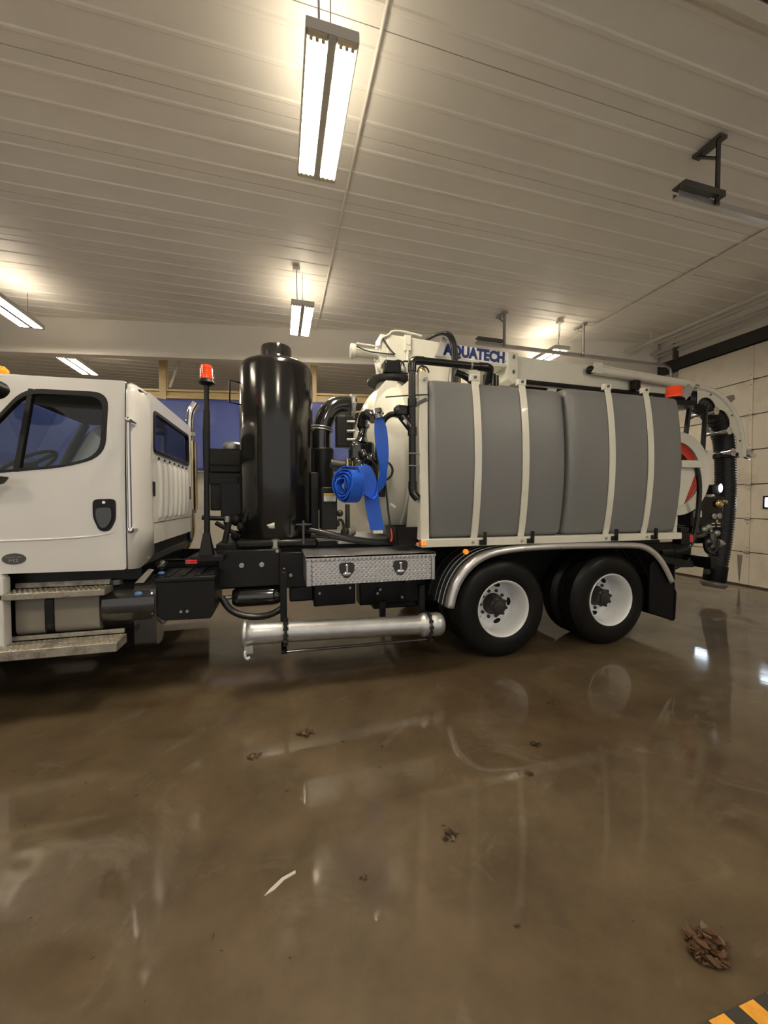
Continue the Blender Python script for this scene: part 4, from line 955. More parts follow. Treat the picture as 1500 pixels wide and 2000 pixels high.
# --- debris tank ---------------------------------------------------------------------------
dt = empty('debris_tank', (3.2, 4.78, 1.2), TR)
TZ = 2.16; TRAD = 0.95
prof = [(0.02, 0.90)]
for k in range(1, 13):
    t = k / 12 * PI / 2
    prof.append((TRAD * math.sin(t), 0.90 + 0.42 * (1 - math.cos(t))))
prof += [(TRAD, 4.66), (TRAD - 0.02, 4.70)]
MB().lathe(prof, (0, 4.78, TZ), (1, 0, 0), 64, up=(0, 0, 1)).build('tank_shell', 'cream_paint', dt, angle=45)
MB().lathe([(TRAD, 1.33), (TRAD + 0.035, 1.335), (TRAD + 0.035, 1.37), (TRAD, 1.375)], (0, 4.78, TZ), (1, 0, 0), 64, up=(0, 0, 1), caps=False).build('head_flange', 'cream_paint', dt)
rd = []
for k in range(9):
    t = k / 8 * PI / 2; rd.append((TRAD * math.cos(t) if k < 8 else 0.02, 4.72 + 0.26 * math.sin(t)))
MB().lathe([(TRAD + 0.03, 4.69), (TRAD + 0.03, 4.72)] + rd, (0, 4.78, TZ), (1, 0, 0), 48, up=(0, 0, 1)).build('rear_door', 'cream_paint', dt, angle=45)
# pedestal carrying the boom on the tank head
MB().lathe([(0.34, 2.88), (0.26, 2.98), (0.20, 3.06), (0.18, 3.14)], (1.38, 4.72, 0), (0, 0, 1), 28).build('boom_pedestal', 'cream_paint', dt, angle=45)
MB().prism([(1.02, 2.60), (1.30, 2.60), (1.34, 3.05), (1.20, 3.05), (1.10, 2.92)], 'y', 4.30, 4.33).build('gusset_plate', 'cream_paint', dt, bevel=0.004)
MB().prism([(0.83, 2.62), (0.90, 2.52), (1.05, 2.40), (1.05, 2.05), (0.83, 2.35)], 'y', 4.62, 4.65).build('gusset_plate', 'cream_paint', dt, bevel=0.004)
box('valve_bank', 'black_paint', dt, 0.66, 0.86, 4.50, 4.66, 2.30, 2.66, 0.01)
for z in (2.38, 2.48, 2.59): cyl('valve_knob', 'galvanised', dt, (0.78, 4.50, z), (0.87, 4.47, z), 0.018)
# --- boom ---------------------------------------------------------------------------------
bo = empty('boom', (1.4, 4.75, 3.1), TR)
MB().lathe([(0.27, 3.13), (0.30, 3.145), (0.30, 3.18), (0.27, 3.20)], (1.38, 4.72, 0), (0, 0, 1), 32).build('slew_ring', 'black_paint', bo, angle=40)
box('slew_motor', 'black_paint', bo, 1.22, 1.42, 4.42, 4.60, 3.19, 3.34, 0.02)
MB().prism([(1.25, 3.20), (1.50, 3.20), (1.55, 3.68), (1.22, 3.72), (1.20, 3.45)], 'y', 4.62, 4.88).build('turret', 'cream_paint', bo, bevel=0.01)
MB().prism([(1.22, 3.18), (1.52, 3.18), (1.56, 3.24), (1.2, 3.26)], 'y', 4.52, 4.96).build('turret_base', 'cream_paint', bo, bevel=0.01)
MB().prism([(1.30, 3.72), (2.98, 3.665), (2.98, 3.47), (2.16, 3.44), (2.12, 3.19), (1.50, 3.19), (1.45, 3.30), (1.30, 3.33)], 'y', 4.61, 4.91).build('outer_boom', 'cream_paint', bo, bevel=0.008)
MB().prism([(2.98, 3.665), (3.13, 3.66), (3.13, 3.28), (3.06, 3.24), (2.98, 3.30)], 'y', 4.58, 4.94).build('boom_collar', 'cream_paint', bo, bevel=0.008)
MB().prism([(3.13, 3.635), (4.2, 3.625), (6.30, 3.50), (6.34, 3.32), (4.4, 3.325), (3.13, 3.335)], 'y', 4.63, 4.89).build('inner_boom', 'cream_paint', bo, bevel=0.008)
box('boom_web', 'cream_paint', bo, 2.13, 2.24, 4.62, 4.90, 3.1, 3.46, 0.006)
box('boom_web', 'cream_paint', bo, 2.45, 2.62, 4.68, 4.88, 3.1, 3.46, 0.006)
for x in (3.62, 4.05): MB().prism([(x, 3.10), (x + 0.14, 3.10), (x + 0.22, 3.33), (x + 0.08, 3.33)], 'y', 4.64, 4.68).build('boom_strut', 'cream_paint', bo, bevel=0.004)
tube('boom_rail', 'black_paint', bo, [(3.2, 4.6, 3.29), (5.9, 4.6, 3.27)], 0.03, 8, 0)
box('boom_rest', 'black_paint', bo, 3.3, 6.0, 4.7, 4.86, 3.16, 3.27, 0.01)
hc = empty('hydraulic_cylinder', (1.0, 4.7, 3.4), bo)
# cylinder sticking out ahead of the turret
cyl('extension_cylinder', 'cream_paint', bo, (0.90, 4.70, 3.50), (1.26, 4.70, 3.49), 0.060, n=20, bevel=0.006)
MB().lathe([(0.085, 0.86), (0.09, 0.87), (0.09, 0.905), (0.085, 0.915)], (0, 4.70, 3.50), (1, 0, 0), 20).build('cylinder_end', 'cream_paint', bo)
tube('cylinder_line', 'hose_rubber', bo, [(0.92, 4.62, 3.53), (1.05, 4.62, 3.485), (1.25, 4.60, 3.47), (1.38, 4.59, 3.47)], 0.008, 6, 1)
tube('cylinder_line', 'cream_paint', bo, [(0.92, 4.63, 3.57), (1.2, 4.63, 3.56)], 0.012, 6, 0)
bpy.data.objects.remove(hc)
cyl('lift_cylinder', 'cream_paint', bo, (4.36, 4.56, 3.535), (6.22, 4.56, 3.46), 0.062, n=20, bevel=0.008)
MB().ball((4.30, 4.56, 3.53), (0.06, 0.06, 0.06)).build('cylinder_pin', 'black_paint', bo)
MB().prism([(4.28, 3.48), (4.46, 3.47), (4.46, 3.62), (4.34, 3.63)], 'y', 4.50, 4.53).build('cylinder_lug', 'cream_paint', bo, bevel=0.004)
tube('cylinder_line', 'cream_paint', bo, [(4.4, 4.52, 3.60), (4.6, 4.52, 3.58), (6.2, 4.52, 3.505)], 0.012, 6, 0)
box('cylinder_valve', 'black_paint', bo, 5.05, 5.15, 4.50, 4.60, 3.30, 3.44, 0.008)
cyl('cylinder_rod', 'chrome', bo, (6.22, 4.56, 3.46), (6.34, 4.56, 3.455), 0.03)
# railings, hoses and brackets on the boom head
tube('head_rail', 'cream_paint', bo, [(1.20, 4.60, 3.56), (1.22, 4.60, 3.66), (1.32, 4.60, 3.70), (1.36, 4.60, 3.76), (1.50, 4.60, 3.77), (1.75, 4.60, 3.74)], 0.014, 8, 1)
tube('head_rail', 'cream_paint', bo, [(1.16, 4.70, 3.40), (1.20, 4.70, 3.62), (1.30, 4.70, 3.72)], 0.016, 8, 1)
hb = MB(); hb.box(1.52, 1.60, 4.57, 4.61, 3.53, 3.72); hb.cyl((1.56, 4.59, 3.40), (1.56, 4.59, 3.55), 0.02, n=8); hb.cyl((1.56, 4.56, 3.62), (1.56, 4.60, 3.62), 0.03, n=10)
hb.build('boom_hook', 'cream_paint', bo, bevel=0.003)
MB().prism([(1.92, 3.50), (2.02, 3.50), (2.08, 3.72), (2.02, 3.75)], 'y', 4.56, 4.60).build('hose_guide', 'fender_metal', bo, bevel=0.004)
for k, dy in enumerate((0.0, 0.035, 0.07)):
    tube('boom_hose', 'hose_rubber', bo, [(1.80, 4.66 + dy, 3.70), (1.93, 4.55 + dy / 2, 3.77), (2.06, 4.50 - dy, 3.76), (2.125 + dy * .7, 4.50, 3.64), (2.14 + dy * .7, 4.50, 3.4), (2.13 + dy * .7, 4.50, 3.1)], 0.020, 8, 2)
tube('boom_hose', 'hose_rubber', bo, [(1.24, 4.60, 3.66), (1.33, 4.58, 3.52), (1.40, 4.59, 3.47)], 0.008, 6, 2)
for x, z in ((1.42, 3.30), (1.52, 3.30), (1.68, 3.28), (1.74, 3.26)):
    ring = [(x + 0.075 * math.cos(2 * PI * k / 20), 4.52, z + 0.075 * math.sin(2 * PI * k / 20)) for k in range(17)]
    MB().tube(ring, 0.011, 8).build('coiled_hose', 'hose_rubber', bo, angle=60)
for x in (1.28, 1.47, 1.72): MB().ball((x, 4.5, 3.26), (0.05, 0.04, 0.05), 10, 6).build('hose_fitting', 'galvanised' if x < 1.5 else 'brass', bo)
MB().ball((1.20, 4.6, 3.30), (0.035, 0.035, 0.06), 10, 6).build('beacon_stub', 'cream_paint', bo)
# sign plate
sg = MB().plate([(2.03, 3.515), (2.985, 3.492), (2.985, 3.655), (2.03, 3.688)], [], lambda a, b: Vector((a, 4.602, b)), lambda a, b: Vector((a, 4.612, b))); sg.build('sign_plate', 'sign_white', bo)
text('sign_lettering', 'AQUATECH', 'sign_blue', bo, (2.50, 4.600, 3.588), 0.19, rot=(PI / 2, math.radians(1.8), 0), depth=0.002, sx=0.86, bold=0.010)
text('sign_lettering', '.', 'sign_blue', bo, (2.955, 4.600, 3.560), 0.10, rot=(PI / 2, 0, 0), depth=0.002)
for z in (3.60, 3.40): MB().ball((3.06, 4.57, z), (0.02, 0.015, 0.028), 8, 6).build('collar_pin', 'dark_steel', bo)
# curved hose guide at the end of the boom: two scalloped plates, rollers between them
gx, gz, gr = 6.42, 2.46, 1.00
def gpt(a, r): return (gx + r * math.cos(a), gz + r * math.sin(a) )
outer = [gpt(math.radians(92 - 96 * k / 24), gr) for k in range(25)]
inner_l = []
for k in range(49):
    a = math.radians(-4 + 96 * k / 48); f = (k / 48 * 3) % 1.0
    inner_l.append(gpt(a, 0.74 + 0.13 * math.sin(PI * f) ** 0.6))
for yy in (4.585, 4.935):
    MB().plate(outer + inner_l, [], lambda a, b: Vector((a, yy, b)), lambda a, b: Vector((a, yy + 0.012, b))).build('guide_plate', 'cream_paint', bo)
    MB().tube([(p[0], yy + 0.006, p[1]) for p in outer], 0.045, 12, smooth=1).build('guide_tube', 'cream_paint', bo, angle=60)
MB().tube([(*[gpt(math.radians(92 - 96 * k / 16), gr - 0.01)[0]], 4.76, gpt(math.radians(92 - 96 * k / 16), gr - 0.01)[1]) for k in range(17)], 0.05, 10).build('guide_spine', 'cream_paint', bo, angle=60)
for a in (62, 28, 0):
    p = gpt(math.radians(a), 0.73)
    MB().lathe([(0.062, -0.20), (0.062, -0.18), (0.045, -0.12), (0.036, 0.0), (0.045, 0.12), (0.062, 0.18), (0.062, 0.20)], (p[0], 4.76, p[1]), (0, 1, 0), 20).build('roller', 'chrome', bo, angle=60)
for a in (12, 40, 75):
    p = gpt(math.radians(a), 0.93); cyl('guide_bolt', 'dark_steel', bo, (p[0], 4.575, p[1]), (p[0], 4.59, p[1]), 0.014, n=10)
cpl = MB(); cpl.lathe([(0.17, -0.06), (0.18, -0.05), (0.18, 0.02), (0.16, 0.03)], (7.28, 4.76, 2.44), (0, 0, 1), 28); cpl.build('hose_clamp', 'black_paint', bo)
lv = MB(); lv.tube([(7.40, 4.62, 2.46), (7.52, 4.58, 2.36), (7.60, 4.56, 2.42)], 0.028, 8, smooth=1); lv.box(7.46, 7.64, 4.53, 4.60, 2.40, 2.46, (0, 0.3, 0)); lv.build('cam_lever', 'chrome', bo, angle=50)
# corrugated suction hose: over the guide, then hanging to the nozzle
sh = empty('suction_hose', (7.1, 4.76, 0.2), TR)
path = [(6.30, 4.76, 3.30)] + [(gpt(math.radians(85 - 85 * k / 10), 0.84)[0], 4.76, gpt(math.radians(85 - 85 * k / 10), 0.84)[1]) for k in range(11)]
path += [(7.28, 4.76, 2.38), (7.30, 4.76, 2.0), (7.30, 4.76, 1.6), (7.27, 4.76, 1.2), (7.20, 4.76, 0.8), (7.12, 4.76, 0.48)]
P = [Vector(p) for p in path]
for _ in range(2):
    Q = [P[0]]
    for a, b in zip(P[:-1], P[1:]): Q += [a * 0.75 + b * 0.25, a * 0.25 + b * 0.75]
    P = Q + [P[-1]]
# resample evenly for the corrugations
ln = [0]
for a, b in zip(P[:-1], P[1:]): ln.append(ln[-1] + (b - a).length)
step = 0.0105; S = []; d = 0; i = 0
while d < ln[-1]:
    while i < len(ln) - 2 and ln[i + 1] < d: i += 1
    t = (d - ln[i]) / max(1e-6, ln[i + 1] - ln[i]); S.append(P[i].lerp(P[i + 1], t)); d += step
nn = 22; vs_ = []; fs = []; cyc = (0.138, 0.150, 0.150, 0.138)
for i, p in enumerate(S):
    t = (S[min(i + 1, len(S) - 1)] - S[max(i - 1, 0)]).normalized(); u = Vector((0, 1, 0)); w = t.cross(u).normalized(); r = cyc[i % 4]
    vs_ += [p + (u * math.cos(2 * PI * k / nn) + w * math.sin(2 * PI * k / nn)) * r for k in range(nn)]
for i in range(len(S) - 1):
    for k in range(nn): fs.append((i * nn + k, i * nn + (k + 1) % nn, (i + 1) * nn + (k + 1) % nn, (i + 1) * nn + k))
MB().add(vs_, fs).build('corrugated_hose', 'hose_rubber', sh, angle=40)
ax = Vector((0.18, 0, 1)).normalized(); e0 = Vector((7.12, 4.76, 0.48))
MB().lathe([(0.152, 0.10), (0.160, 0.09), (0.160, -0.16), (0.15, -0.18)], e0, ax, 28).build('hose_cuff', 'rubber', sh)
MB().lathe([(0.12, -0.14), (0.13, -0.19), (0.19, -0.20), (0.185, -0.235), (0.15, -0.27), (0.14, -0.28)], e0, ax, 28).build('nozzle_flange', 'galvanised', sh, angle=40)
for s in (-1, 1): box('clamp_ear', 'dark_steel', sh, 7.10 + s * 0.19 - 0.045, 7.10 + s * 0.19 + 0.045, 4.72, 4.78, 0.41 - s * 0.03, 0.48 - s * 0.03, 0.004)

# --- grey water tanks with straps ------------------------------------------------------------
def poly_tank(x0, x1, z0, z1, yface, straps):
    t = empty('water_tank', ((x0 + x1) / 2, 3.8, z0), TR)
    H = z1 - z0; yb = 4.12; r = 0.05
    prof = rounded([(x0, yb), (x0, 0.0), (x1, 0.0), (x1, yb)], 0.0, 1)
    def front(v): return yface - 0.085 * math.sin(PI * min(1, max(0, v))) ** 0.8
    zs_ = [0, 0.012, 0.03] + [0.06 + 0.88 * k / 16 for k in range(17)] + [0.97, 0.988, 1.0]
    rows = []
    for v in zs_:
        ins = 0.0
        if v < 0.03: ins = 0.04 * (1 - math.sqrt(max(0, 1 - ((0.03 - v) / 0.03) ** 2)))
        if v > 0.97: ins = 0.05 * (1 - math.sqrt(max(0, 1 - ((v - 0.97) / 0.03) ** 2)))
        f = front(v) + ins; a0, a1 = x0 + ins, x1 - ins; row = []
        for k in range(5): q = k / 4 * PI / 2; row.append((a0 + r - r * math.cos(q), f + r - r * math.sin(q)))
        m = 14
        for k in range(1, m): row.append((a0 + r + (a1 - a0 - 2 * r) * k / m, f))
        for k in range(5): q = k / 4 * PI / 2; row.append((a1 - r + r * math.sin(q), f + r - r * math.cos(q)))
        row.append((a1, yb - ins)); row.append((a0, yb - ins))
        rows.append([(p[0], p[1], z0 + v * H) for p in row])
    n = len(rows[0]); b = MB(); b.add([p for r_ in rows for p in r_], [(j * n + k, j * n + (k + 1) % n, (j + 1) * n + (k + 1) % n, (j + 1) * n + k) for j in range(len(rows) - 1) for k in range(n)] + [tuple(range(n)), tuple((len(rows) - 1) * n + k for k in range(n))])
    b.build('tank_body', 'grey_poly', t, angle=50)
    for xs in straps:
        pts = [(xs, front(v) - 0.012, z0 + v * H) for v in [k / 20 for k in range(21)]]
        pts = [(xs, front(0) - 0.012, z0 - 0.03)] + pts + [(xs, front(1) - 0.006, z1 + 0.05)]
        MB().ribbon(pts, [(0.072, 0, 0)] * len(pts), 0.014).build('strap', 'cream_paint', t, angle=40)
        box('strap_end', 'cream_paint', t, xs - 0.05, xs + 0.05, yface - 0.02, yface + 0.03, z1 + 0.01, z1 + 0.075, 0.006)
        cyl('strap_bolt', 'dark_steel', t, (xs, yface - 0.03, z1 + 0.045), (xs, yface - 0.018, z1 + 0.045), 0.016, n=10)
    return t
ta = poly_tank(1.43, 2.985, 1.285, 2.865, 3.56, (1.925, 2.475))
MB().lathe([(0.20, 0), (0.19, 0.02), (0.15, 0.035), (0.01, 0.045)], (2.35, 3.82, 2.862), (0, 0, 1), 28).build('tank_lid', 'grey_poly', ta, angle=60)
tb2 = poly_tank(3.02, 4.64, 1.285, 2.905, 3.56, (3.585, 4.135))
MB().lathe([(0.20, 0), (0.19, 0.02), (0.15, 0.035), (0.01, 0.045)], (3.95, 3.86, 2.902), (0, 0, 1), 28).build('tank_lid', 'grey_poly', tb2, angle=60)
# body frame: bottom rail, front plate, rail bolts, marker, tie brackets
bf = empty('body_frame', (3.0, 3.6, 1.2), TR)
box('bottom_rail', 'cream_paint', bf, 1.33, 4.64, 3.475, 3.56, 1.205, 1.283, 0.006)
box('rail_shelf', 'cream_paint', bf, 1.33, 4.64, 3.56, 4.2, 1.24, 1.283, 0.004)
MB().prism([(3.50, 1.205), (4.00, 1.205), (3.87, 1.7), (3.85, 2.2), (3.90, 2.6), (4.15, 2.94), (3.56, 2.93), (3.54, 2.2)], 'x', 1.33, 1.42).build('front_plate', 'cream_paint', bf, bevel=0.008)
box('end_post', 'cream_paint', bf, 4.645, 4.70, 3.58, 3.75, 1.205, 2.72, 0.006)
box('marker_light', 'amber_lens', bf, 1.322, 1.376, 3.466, 3.476, 1.225, 1.265, 0.003)
box('marker_light', 'orange_lens', bf, 1.322, 1.332, 3.48, 3.55, 1.225, 1.265, 0.003)
for x in (1.875, 2.44, 3.52, 4.10): cyl('rail_bolt', 'galvanised', bf, (x, 3.462, 1.243), (x, 3.478, 1.243), 0.014, n=10)
for x in (2.0, 2.555, 3.645, 4.215):
    k = MB(); k.box(x - 0.014, x + 0.014, 3.44, 3.47, 1.215, 1.345); k.box(x - 0.055, x + 0.014, 3.45, 3.476, 1.215, 1.265); k.build('tie_bracket', 'black_paint', bf, bevel=0.003)
cyl('plate_bolt', 'galvanised', bf, (1.38, 3.54, 2.84), (1.38, 3.50, 2.84), 0.016)
# --- black fill pipe in front of the tanks ------------------------------------------------------
fp = empty('fill_pipe', (1.25, 3.6, 1.7), TR)
MB().tube([(1.27, 3.58, 1.80), (1.262, 3.58, 2.97)], 0.036, 16).build('pipe_riser', 'pipe_black', fp, angle=60)
MB().tube([(1.262, 3.58, 2.92), (1.262, 3.58, 3.03), (1.38, 3.58, 3.035)], 0.043, 16, smooth=2).build('pipe_elbow', 'pipe_black', fp, angle=60)
MB().tube([(1.34, 3.58, 3.035), (2.04, 3.60, 3.045)], 0.036, 16).build('pipe_cross', 'pipe_black', fp, angle=60)
MB().tube([(2.0, 3.60, 3.045), (2.12, 3.60, 3.045), (2.16, 3.66, 3.03), (2.20, 3.75, 2.98), (2.22, 3.82, 2.90)], 0.044, 16, smooth=2).build('pipe_elbow', 'pipe_black', fp, angle=60)
MB().tube([(1.78, 3.70, 3.0), (1.9, 3.70, 2.97), (2.02, 3.72, 2.90)], 0.035, 12, smooth=1).build('pipe_branch', 'pipe_black', fp, angle=60)
cyl('hose_barb', 'pipe_black', fp, (2.24, 3.8, 2.88), (2.24, 3.8, 3.04), 0.07)
cyl('hose_barb', 'pipe_black', fp, (2.36, 3.9, 2.88), (2.36, 3.9, 3.07), 0.05)
cyl('pipe_coupling', 'galvanised', fp, (1.895, 3.597, 3.042), (1.915, 3.597, 3.042), 0.040)
for z in (2.58, 2.30): cyl('pipe_coupling', 'pipe_black', fp, (1.266, 3.58, z), (1.265, 3.58, z + 0.08), 0.045)
MB().tube([(1.27, 3.58, 1.85), (1.27, 3.58, 1.75), (1.29, 3.56, 1.71), (1.315, 3.545, 1.68)], 0.042, 16, smooth=2).build('pipe_outlet', 'pipe_black', fp, angle=60)
MB().tube([(1.265, 3.58, 2.36), (1.16, 3.64, 2.52)], 0.045, 14).build('wye_branch', 'pipe_black', fp, angle=60)
MB().tube([(1.16, 3.64, 2.52), (1.05, 3.72, 2.52), (0.99, 3.76, 2.40), (0.975, 3.78, 2.24), (0.975, 3.80, 2.1)], 0.030, 12, smooth=2).build('feeder_hose', 'pipe_black', fp, angle=60)
box('wye_label', 'label_white', fp, 1.165, 1.225, 3.565, 3.57, 2.41, 2.435, 0, (0, 0.75, 0))
box('wye_body', 'pipe_black', fp, 1.10, 1.24, 3.58, 3.70, 2.48, 2.60, 0.03)
for z in (2.12, 2.00): MB().tube([(1.22, 3.535, z), (1.30, 3.535, z), (1.345, 3.55, z - 0.005), (1.40, 3.60, z)], 0.007, 6, smooth=1).build('pipe_clip', 'galvanised', fp)
box('bracket_arm', 'dark_steel', fp, 1.26, 1.42, 3.55, 3.59, 2.60, 2.64, 0.004, (0, -0.5, 0))
tube('level_line', 'hose_rubber', fp, [(1.0, 3.60, 2.66), (1.2, 3.56, 2.68), (1.42, 3.54, 2.70)], 0.006, 6, 1)
# --- pump and valve cluster in front of the tank head ---------------------------------------------
vc = empty('discharge_valve', (0.9, 4.0, 1.9), TR)
vb = MB(); vb.box(0.74, 1.0, 4.02, 4.22, 2.08, 2.30); vb.box(0.76, 0.96, 3.98, 4.2, 1.88, 2.12)
vb.build('valve_body', 'black_gloss', vc, bevel=0.04, seg=3)
nk = MB(); nk.lathe([(0.09, 0), (0.06, 0.04), (0.045, 0.10), (0.05, 0.15), (0.07, 0.17), (0.07, 0.20)], (0.87, 4.1, 2.29), (0.1, 0, 1), 20); nk.build('valve_neck', 'black_gloss', vc)
MB().tube([(0.87, 4.05, 2.47), (0.87, 4.0, 2.56), (0.91, 3.93, 2.57), (0.95, 3.86, 2.50)], 0.055, 14, smooth=2).build('valve_elbow', 'black_gloss', vc, angle=60)
fx = MB()
rnd = random.Random(3)
for k in range(16): fx.ball((0.80 + rnd.uniform(0, 0.22), 3.96 + rnd.uniform(0, 0.08), 1.92 + rnd.uniform(0, 0.25)), rnd.uniform(0.025, 0.055), 8, 6)
fx.build('valve_fittings', 'black_gloss', vc, angle=60)
for k in range(3):
    tube('valve_hose', 'hose_rubber', vc, [(0.84 + k * 0.05, 4.0, 2.05), (0.90 + k * 0.04, 3.93, 2.12 - k * 0.03), (1.0, 3.93, 2.02 - k * 0.03), (0.99 - k * 0.02, 3.95, 1.80)], 0.016, 8)
MB().ball((1.00, 3.97, 2.10), (0.05, 0.04, 0.05), 10, 6).build('valve_actuator', 'black_gloss', vc)
cyl('valve_pipe', 'brass', vc, (0.735, 4.2, 1.95), (0.735, 4.2, 2.12), 0.025)
cyl('inlet_pipe', 'dark_steel', vc, (0.56, 4.3, 2.08), (0.78, 4.3, 2.05), 0.05)
tube('sensor_cable', 'hose_rubber', vc, [(1.02, 3.84, 2.06), (1.10, 3.82, 2.06), (1.14, 3.80, 1.98), (1.11, 3.80, 1.90), (1.05, 3.80, 1.87)], 0.012, 8)
tube('sensor_cable', 'hose_rubber', vc, [(1.05, 3.80, 1.87), (1.07, 3.80, 1.7), (1.085, 3.78, 1.5), (1.10, 3.76, 1.36)], 0.010, 8)
box('sensor_box', 'black_plastic', vc, 0.99, 1.06, 3.82, 3.90, 1.70, 1.86, 0.01)
box('sensor_label', 'label_yellow', vc, 0.985, 1.03, 3.813, 3.82, 1.84, 1.96, 0)
tube('tag_wire', 'red_hose', vc, [(1.09, 3.72, 1.38), (1.10, 3.70, 1.30), (1.085, 3.70, 1.25)], 0.010, 6, 1)
box('tag_plate', 'label_white', vc, 1.10, 1.17, 3.80, 3.805, 1.60, 1.625, 0, (0, 0.6, 0))

# --- rear: hose reel, control panel, lamps, bumper ----------------------------------------------
rl = empty('hose_reel', (5.25, 4.2, 1.4), TR)
rc = (5.24, 0, 2.03)
def ringp(y, R0, R1, th):
    return MB().lathe([(R0, y), (R1 - 0.03, y - 0.03), (R1, y - 0.045), (R1 + 0.012, y - 0.02), (R1, y + th - 0.02), (R0, y + th)], rc, (0, 1, 0), 56, caps=False)
ringp(4.02, 0.44, 0.56, 0.03).build('reel_flange', 'cream_paint', rl, angle=50)
MB().lathe([(0.20, 4.48), (0.55, 4.50), (0.56, 4.53), (0.55, 4.54), (0.2, 4.52)], rc, (0, 1, 0), 56, caps=False).build('reel_flange', 'cream_paint', rl, angle=50)
cl = MB()
for k in range(9): cl.lathe([(0.455 + 0.02 * math.cos(2 * PI * j / 8), 4.07 + k * 0.046 + 0.022 * math.sin(2 * PI * j / 8)) for j in range(9)], rc, (0, 1, 0), 48, caps=False)
cl.build('wound_hose', 'red_hose', rl, angle=60)
MB().lathe([(0.30, 4.04), (0.44, 4.06), (0.44, 4.48), (0.30, 4.5)], rc, (0, 1, 0), 40, caps=False).build('reel_drum', 'red_hose', rl)
fh = MB()
for k in range(5): fh.lathe([(0.315 + k * 0.03 + 0.015 * math.cos(2 * PI * j / 8), 4.06 + 0.015 * math.sin(2 * PI * j / 8)) for j in range(9)], rc, (0, 1, 0), 48, caps=False)
fh.build('wound_hose', 'red_hose', rl, angle=60)
hubd = MB(); hubd.lathe([(0.02, 3.98), (0.10, 3.98), (0.12, 4.0), (0.30, 4.05)], rc, (0, 1, 0), 32, caps=False); hubd.build('reel_hub', 'black_paint', rl)
tube('reel_band', 'black_paint', rl, [(5.24 + 0.60 * math.cos(a), 4.28, 2.03 + 0.60 * math.sin(a)) for a in [math.radians(75 - 130 * k / 12) for k in range(13)]], 0.04, 8, 1)
MB().prism([(5.05, 2.185), (5.41, 2.195), (5.40, 2.09), (5.17, 1.60), (5.05, 1.60)], 'y', 3.86, 3.90).build('reel_guard', 'cream_paint', rl, bevel=0.004)
MB().prism([(5.05, 2.10), (5.41, 2.10), (5.41, 2.195), (5.05, 2.19)], 'y', 3.80, 3.88).build('guard_flange', 'cream_paint', rl, bevel=0.004)
box('reel_post', 'cream_paint', rl, 6.18, 6.29, 4.28, 4.36, 1.70, 2.42, 0.005)
for a, b_ in (((5.83, 4.3, 3.02), (5.74, 4.3, 2.40)), ((6.16, 4.3, 3.15), (6.11, 4.3, 2.36))): cyl('rear_upright', 'black_paint', rl, a, b_, 0.032, n=8)
MB().prism([(5.72, 3.18), (5.86, 3.12), (6.06, 3.36), (5.95, 3.42)], 'y', 4.40, 4.42).build('rear_tab', 'fender_metal', rl, bevel=0.004)
MB().lathe([(0.05, -0.2), (0.04, -0.1), (0.03, 0), (0.04, 0.1), (0.05, 0.2)], (5.95, 4.55, 3.07), (0.9, -0.3, 0.25), 16).build('guide_roller', 'chrome', rl)
tube('reel_line', 'hose_rubber', rl, [(5.36, 3.84, 2.12), (5.42, 3.84, 1.9), (5.44, 3.86, 1.6), (5.42, 3.88, 1.25), (5.36, 3.9, 1.05), (5.2, 3.9, 0.985), (4.85, 3.9, 0.985)], 0.030, 10)
cp = empty('control_panel', (6.1, 4.2, 1.0), TR)
box('panel_body', 'black_paint', cp, 5.80, 6.26, 4.10, 4.42, 1.27, 1.72, 0.01)
box('panel_body', 'black_paint', cp, 5.78, 6.05, 4.12, 4.42, 1.05, 1.30, 0.01)
for k, (x, z) in enumerate(((6.06, 1.44), (6.16, 1.445))): MB().lathe([(0.042, 0), (0.045, -0.02), (0.038, -0.026), (0.01, -0.027)], (x, 4.10, z), (0, 1, 0), 18).build('gauge', 'galvanised', cp)
MB().ball((6.14, 4.08, 1.62), (0.07, 0.04, 0.06), 10, 6).build('brass_valve', 'brass', cp)
MB().ball((6.22, 4.06, 1.65), (0.05, 0.03, 0.03), 10, 6).build('brass_valve', 'brass', cp)
cyl('gauge_knob', 'brass', cp, (6.11, 4.08, 1.37), (6.11, 4.11, 1.37), 0.025)
for z in (1.33, 1.285):
    for x in (6.03, 6.14): box('panel_tag', 'label_white', cp, x, x + 0.06, 4.094, 4.10, z, z + 0.014, 0)
for x in (5.70, 5.775): box('panel_label', 'label_white', cp, x, x + 0.05, 4.09, 4.12, 1.43, 1.52, 0)
box('label_backing', 'black_paint', cp, 5.66, 5.86, 4.12, 4.2, 1.30, 1.58)
lampb = MB(); lampb.box(6.10, 6.24, 4.14, 4.26, 1.76, 1.90); lampb.build('work_lamp', 'black_plastic', cp, bevel=0.015)
MB().ball((6.24, 4.13, 1.85), (0.035, 0.02, 0.065), 12, 8).build('lamp_lens', 'lamp_lens_lit', cp)
pv = MB(); pv.cyl((5.62, 4.1, 1.16), (6.1, 4.1, 1.18), 0.05, n=12); pv.ball((5.72, 4.08, 1.23), (0.07, 0.05, 0.06), 10, 6); pv.ball((5.92, 4.05, 1.08), (0.10, 0.06, 0.07), 10, 6); pv.cyl((5.95, 4.05, 1.0), (5.95, 4.05, 1.2), 0.06, n=12)
pv.build('pump_manifold', 'black_gloss', cp, angle=60)
for x, z in ((5.78, 1.26), (6.02, 1.20), (5.86, 1.29)): MB().ball((x, 4.02, z), (0.055, 0.035, 0.045), 10, 6).build('chrome_fitting', 'galvanised', cp)
MB().lathe([(0.06, 0), (0.055, 0.05), (0.02, 0.12)], (6.02, 4.02, 1.06), (1, -0.2, -0.1), 14).build('nozzle', 'galvanised', cp)
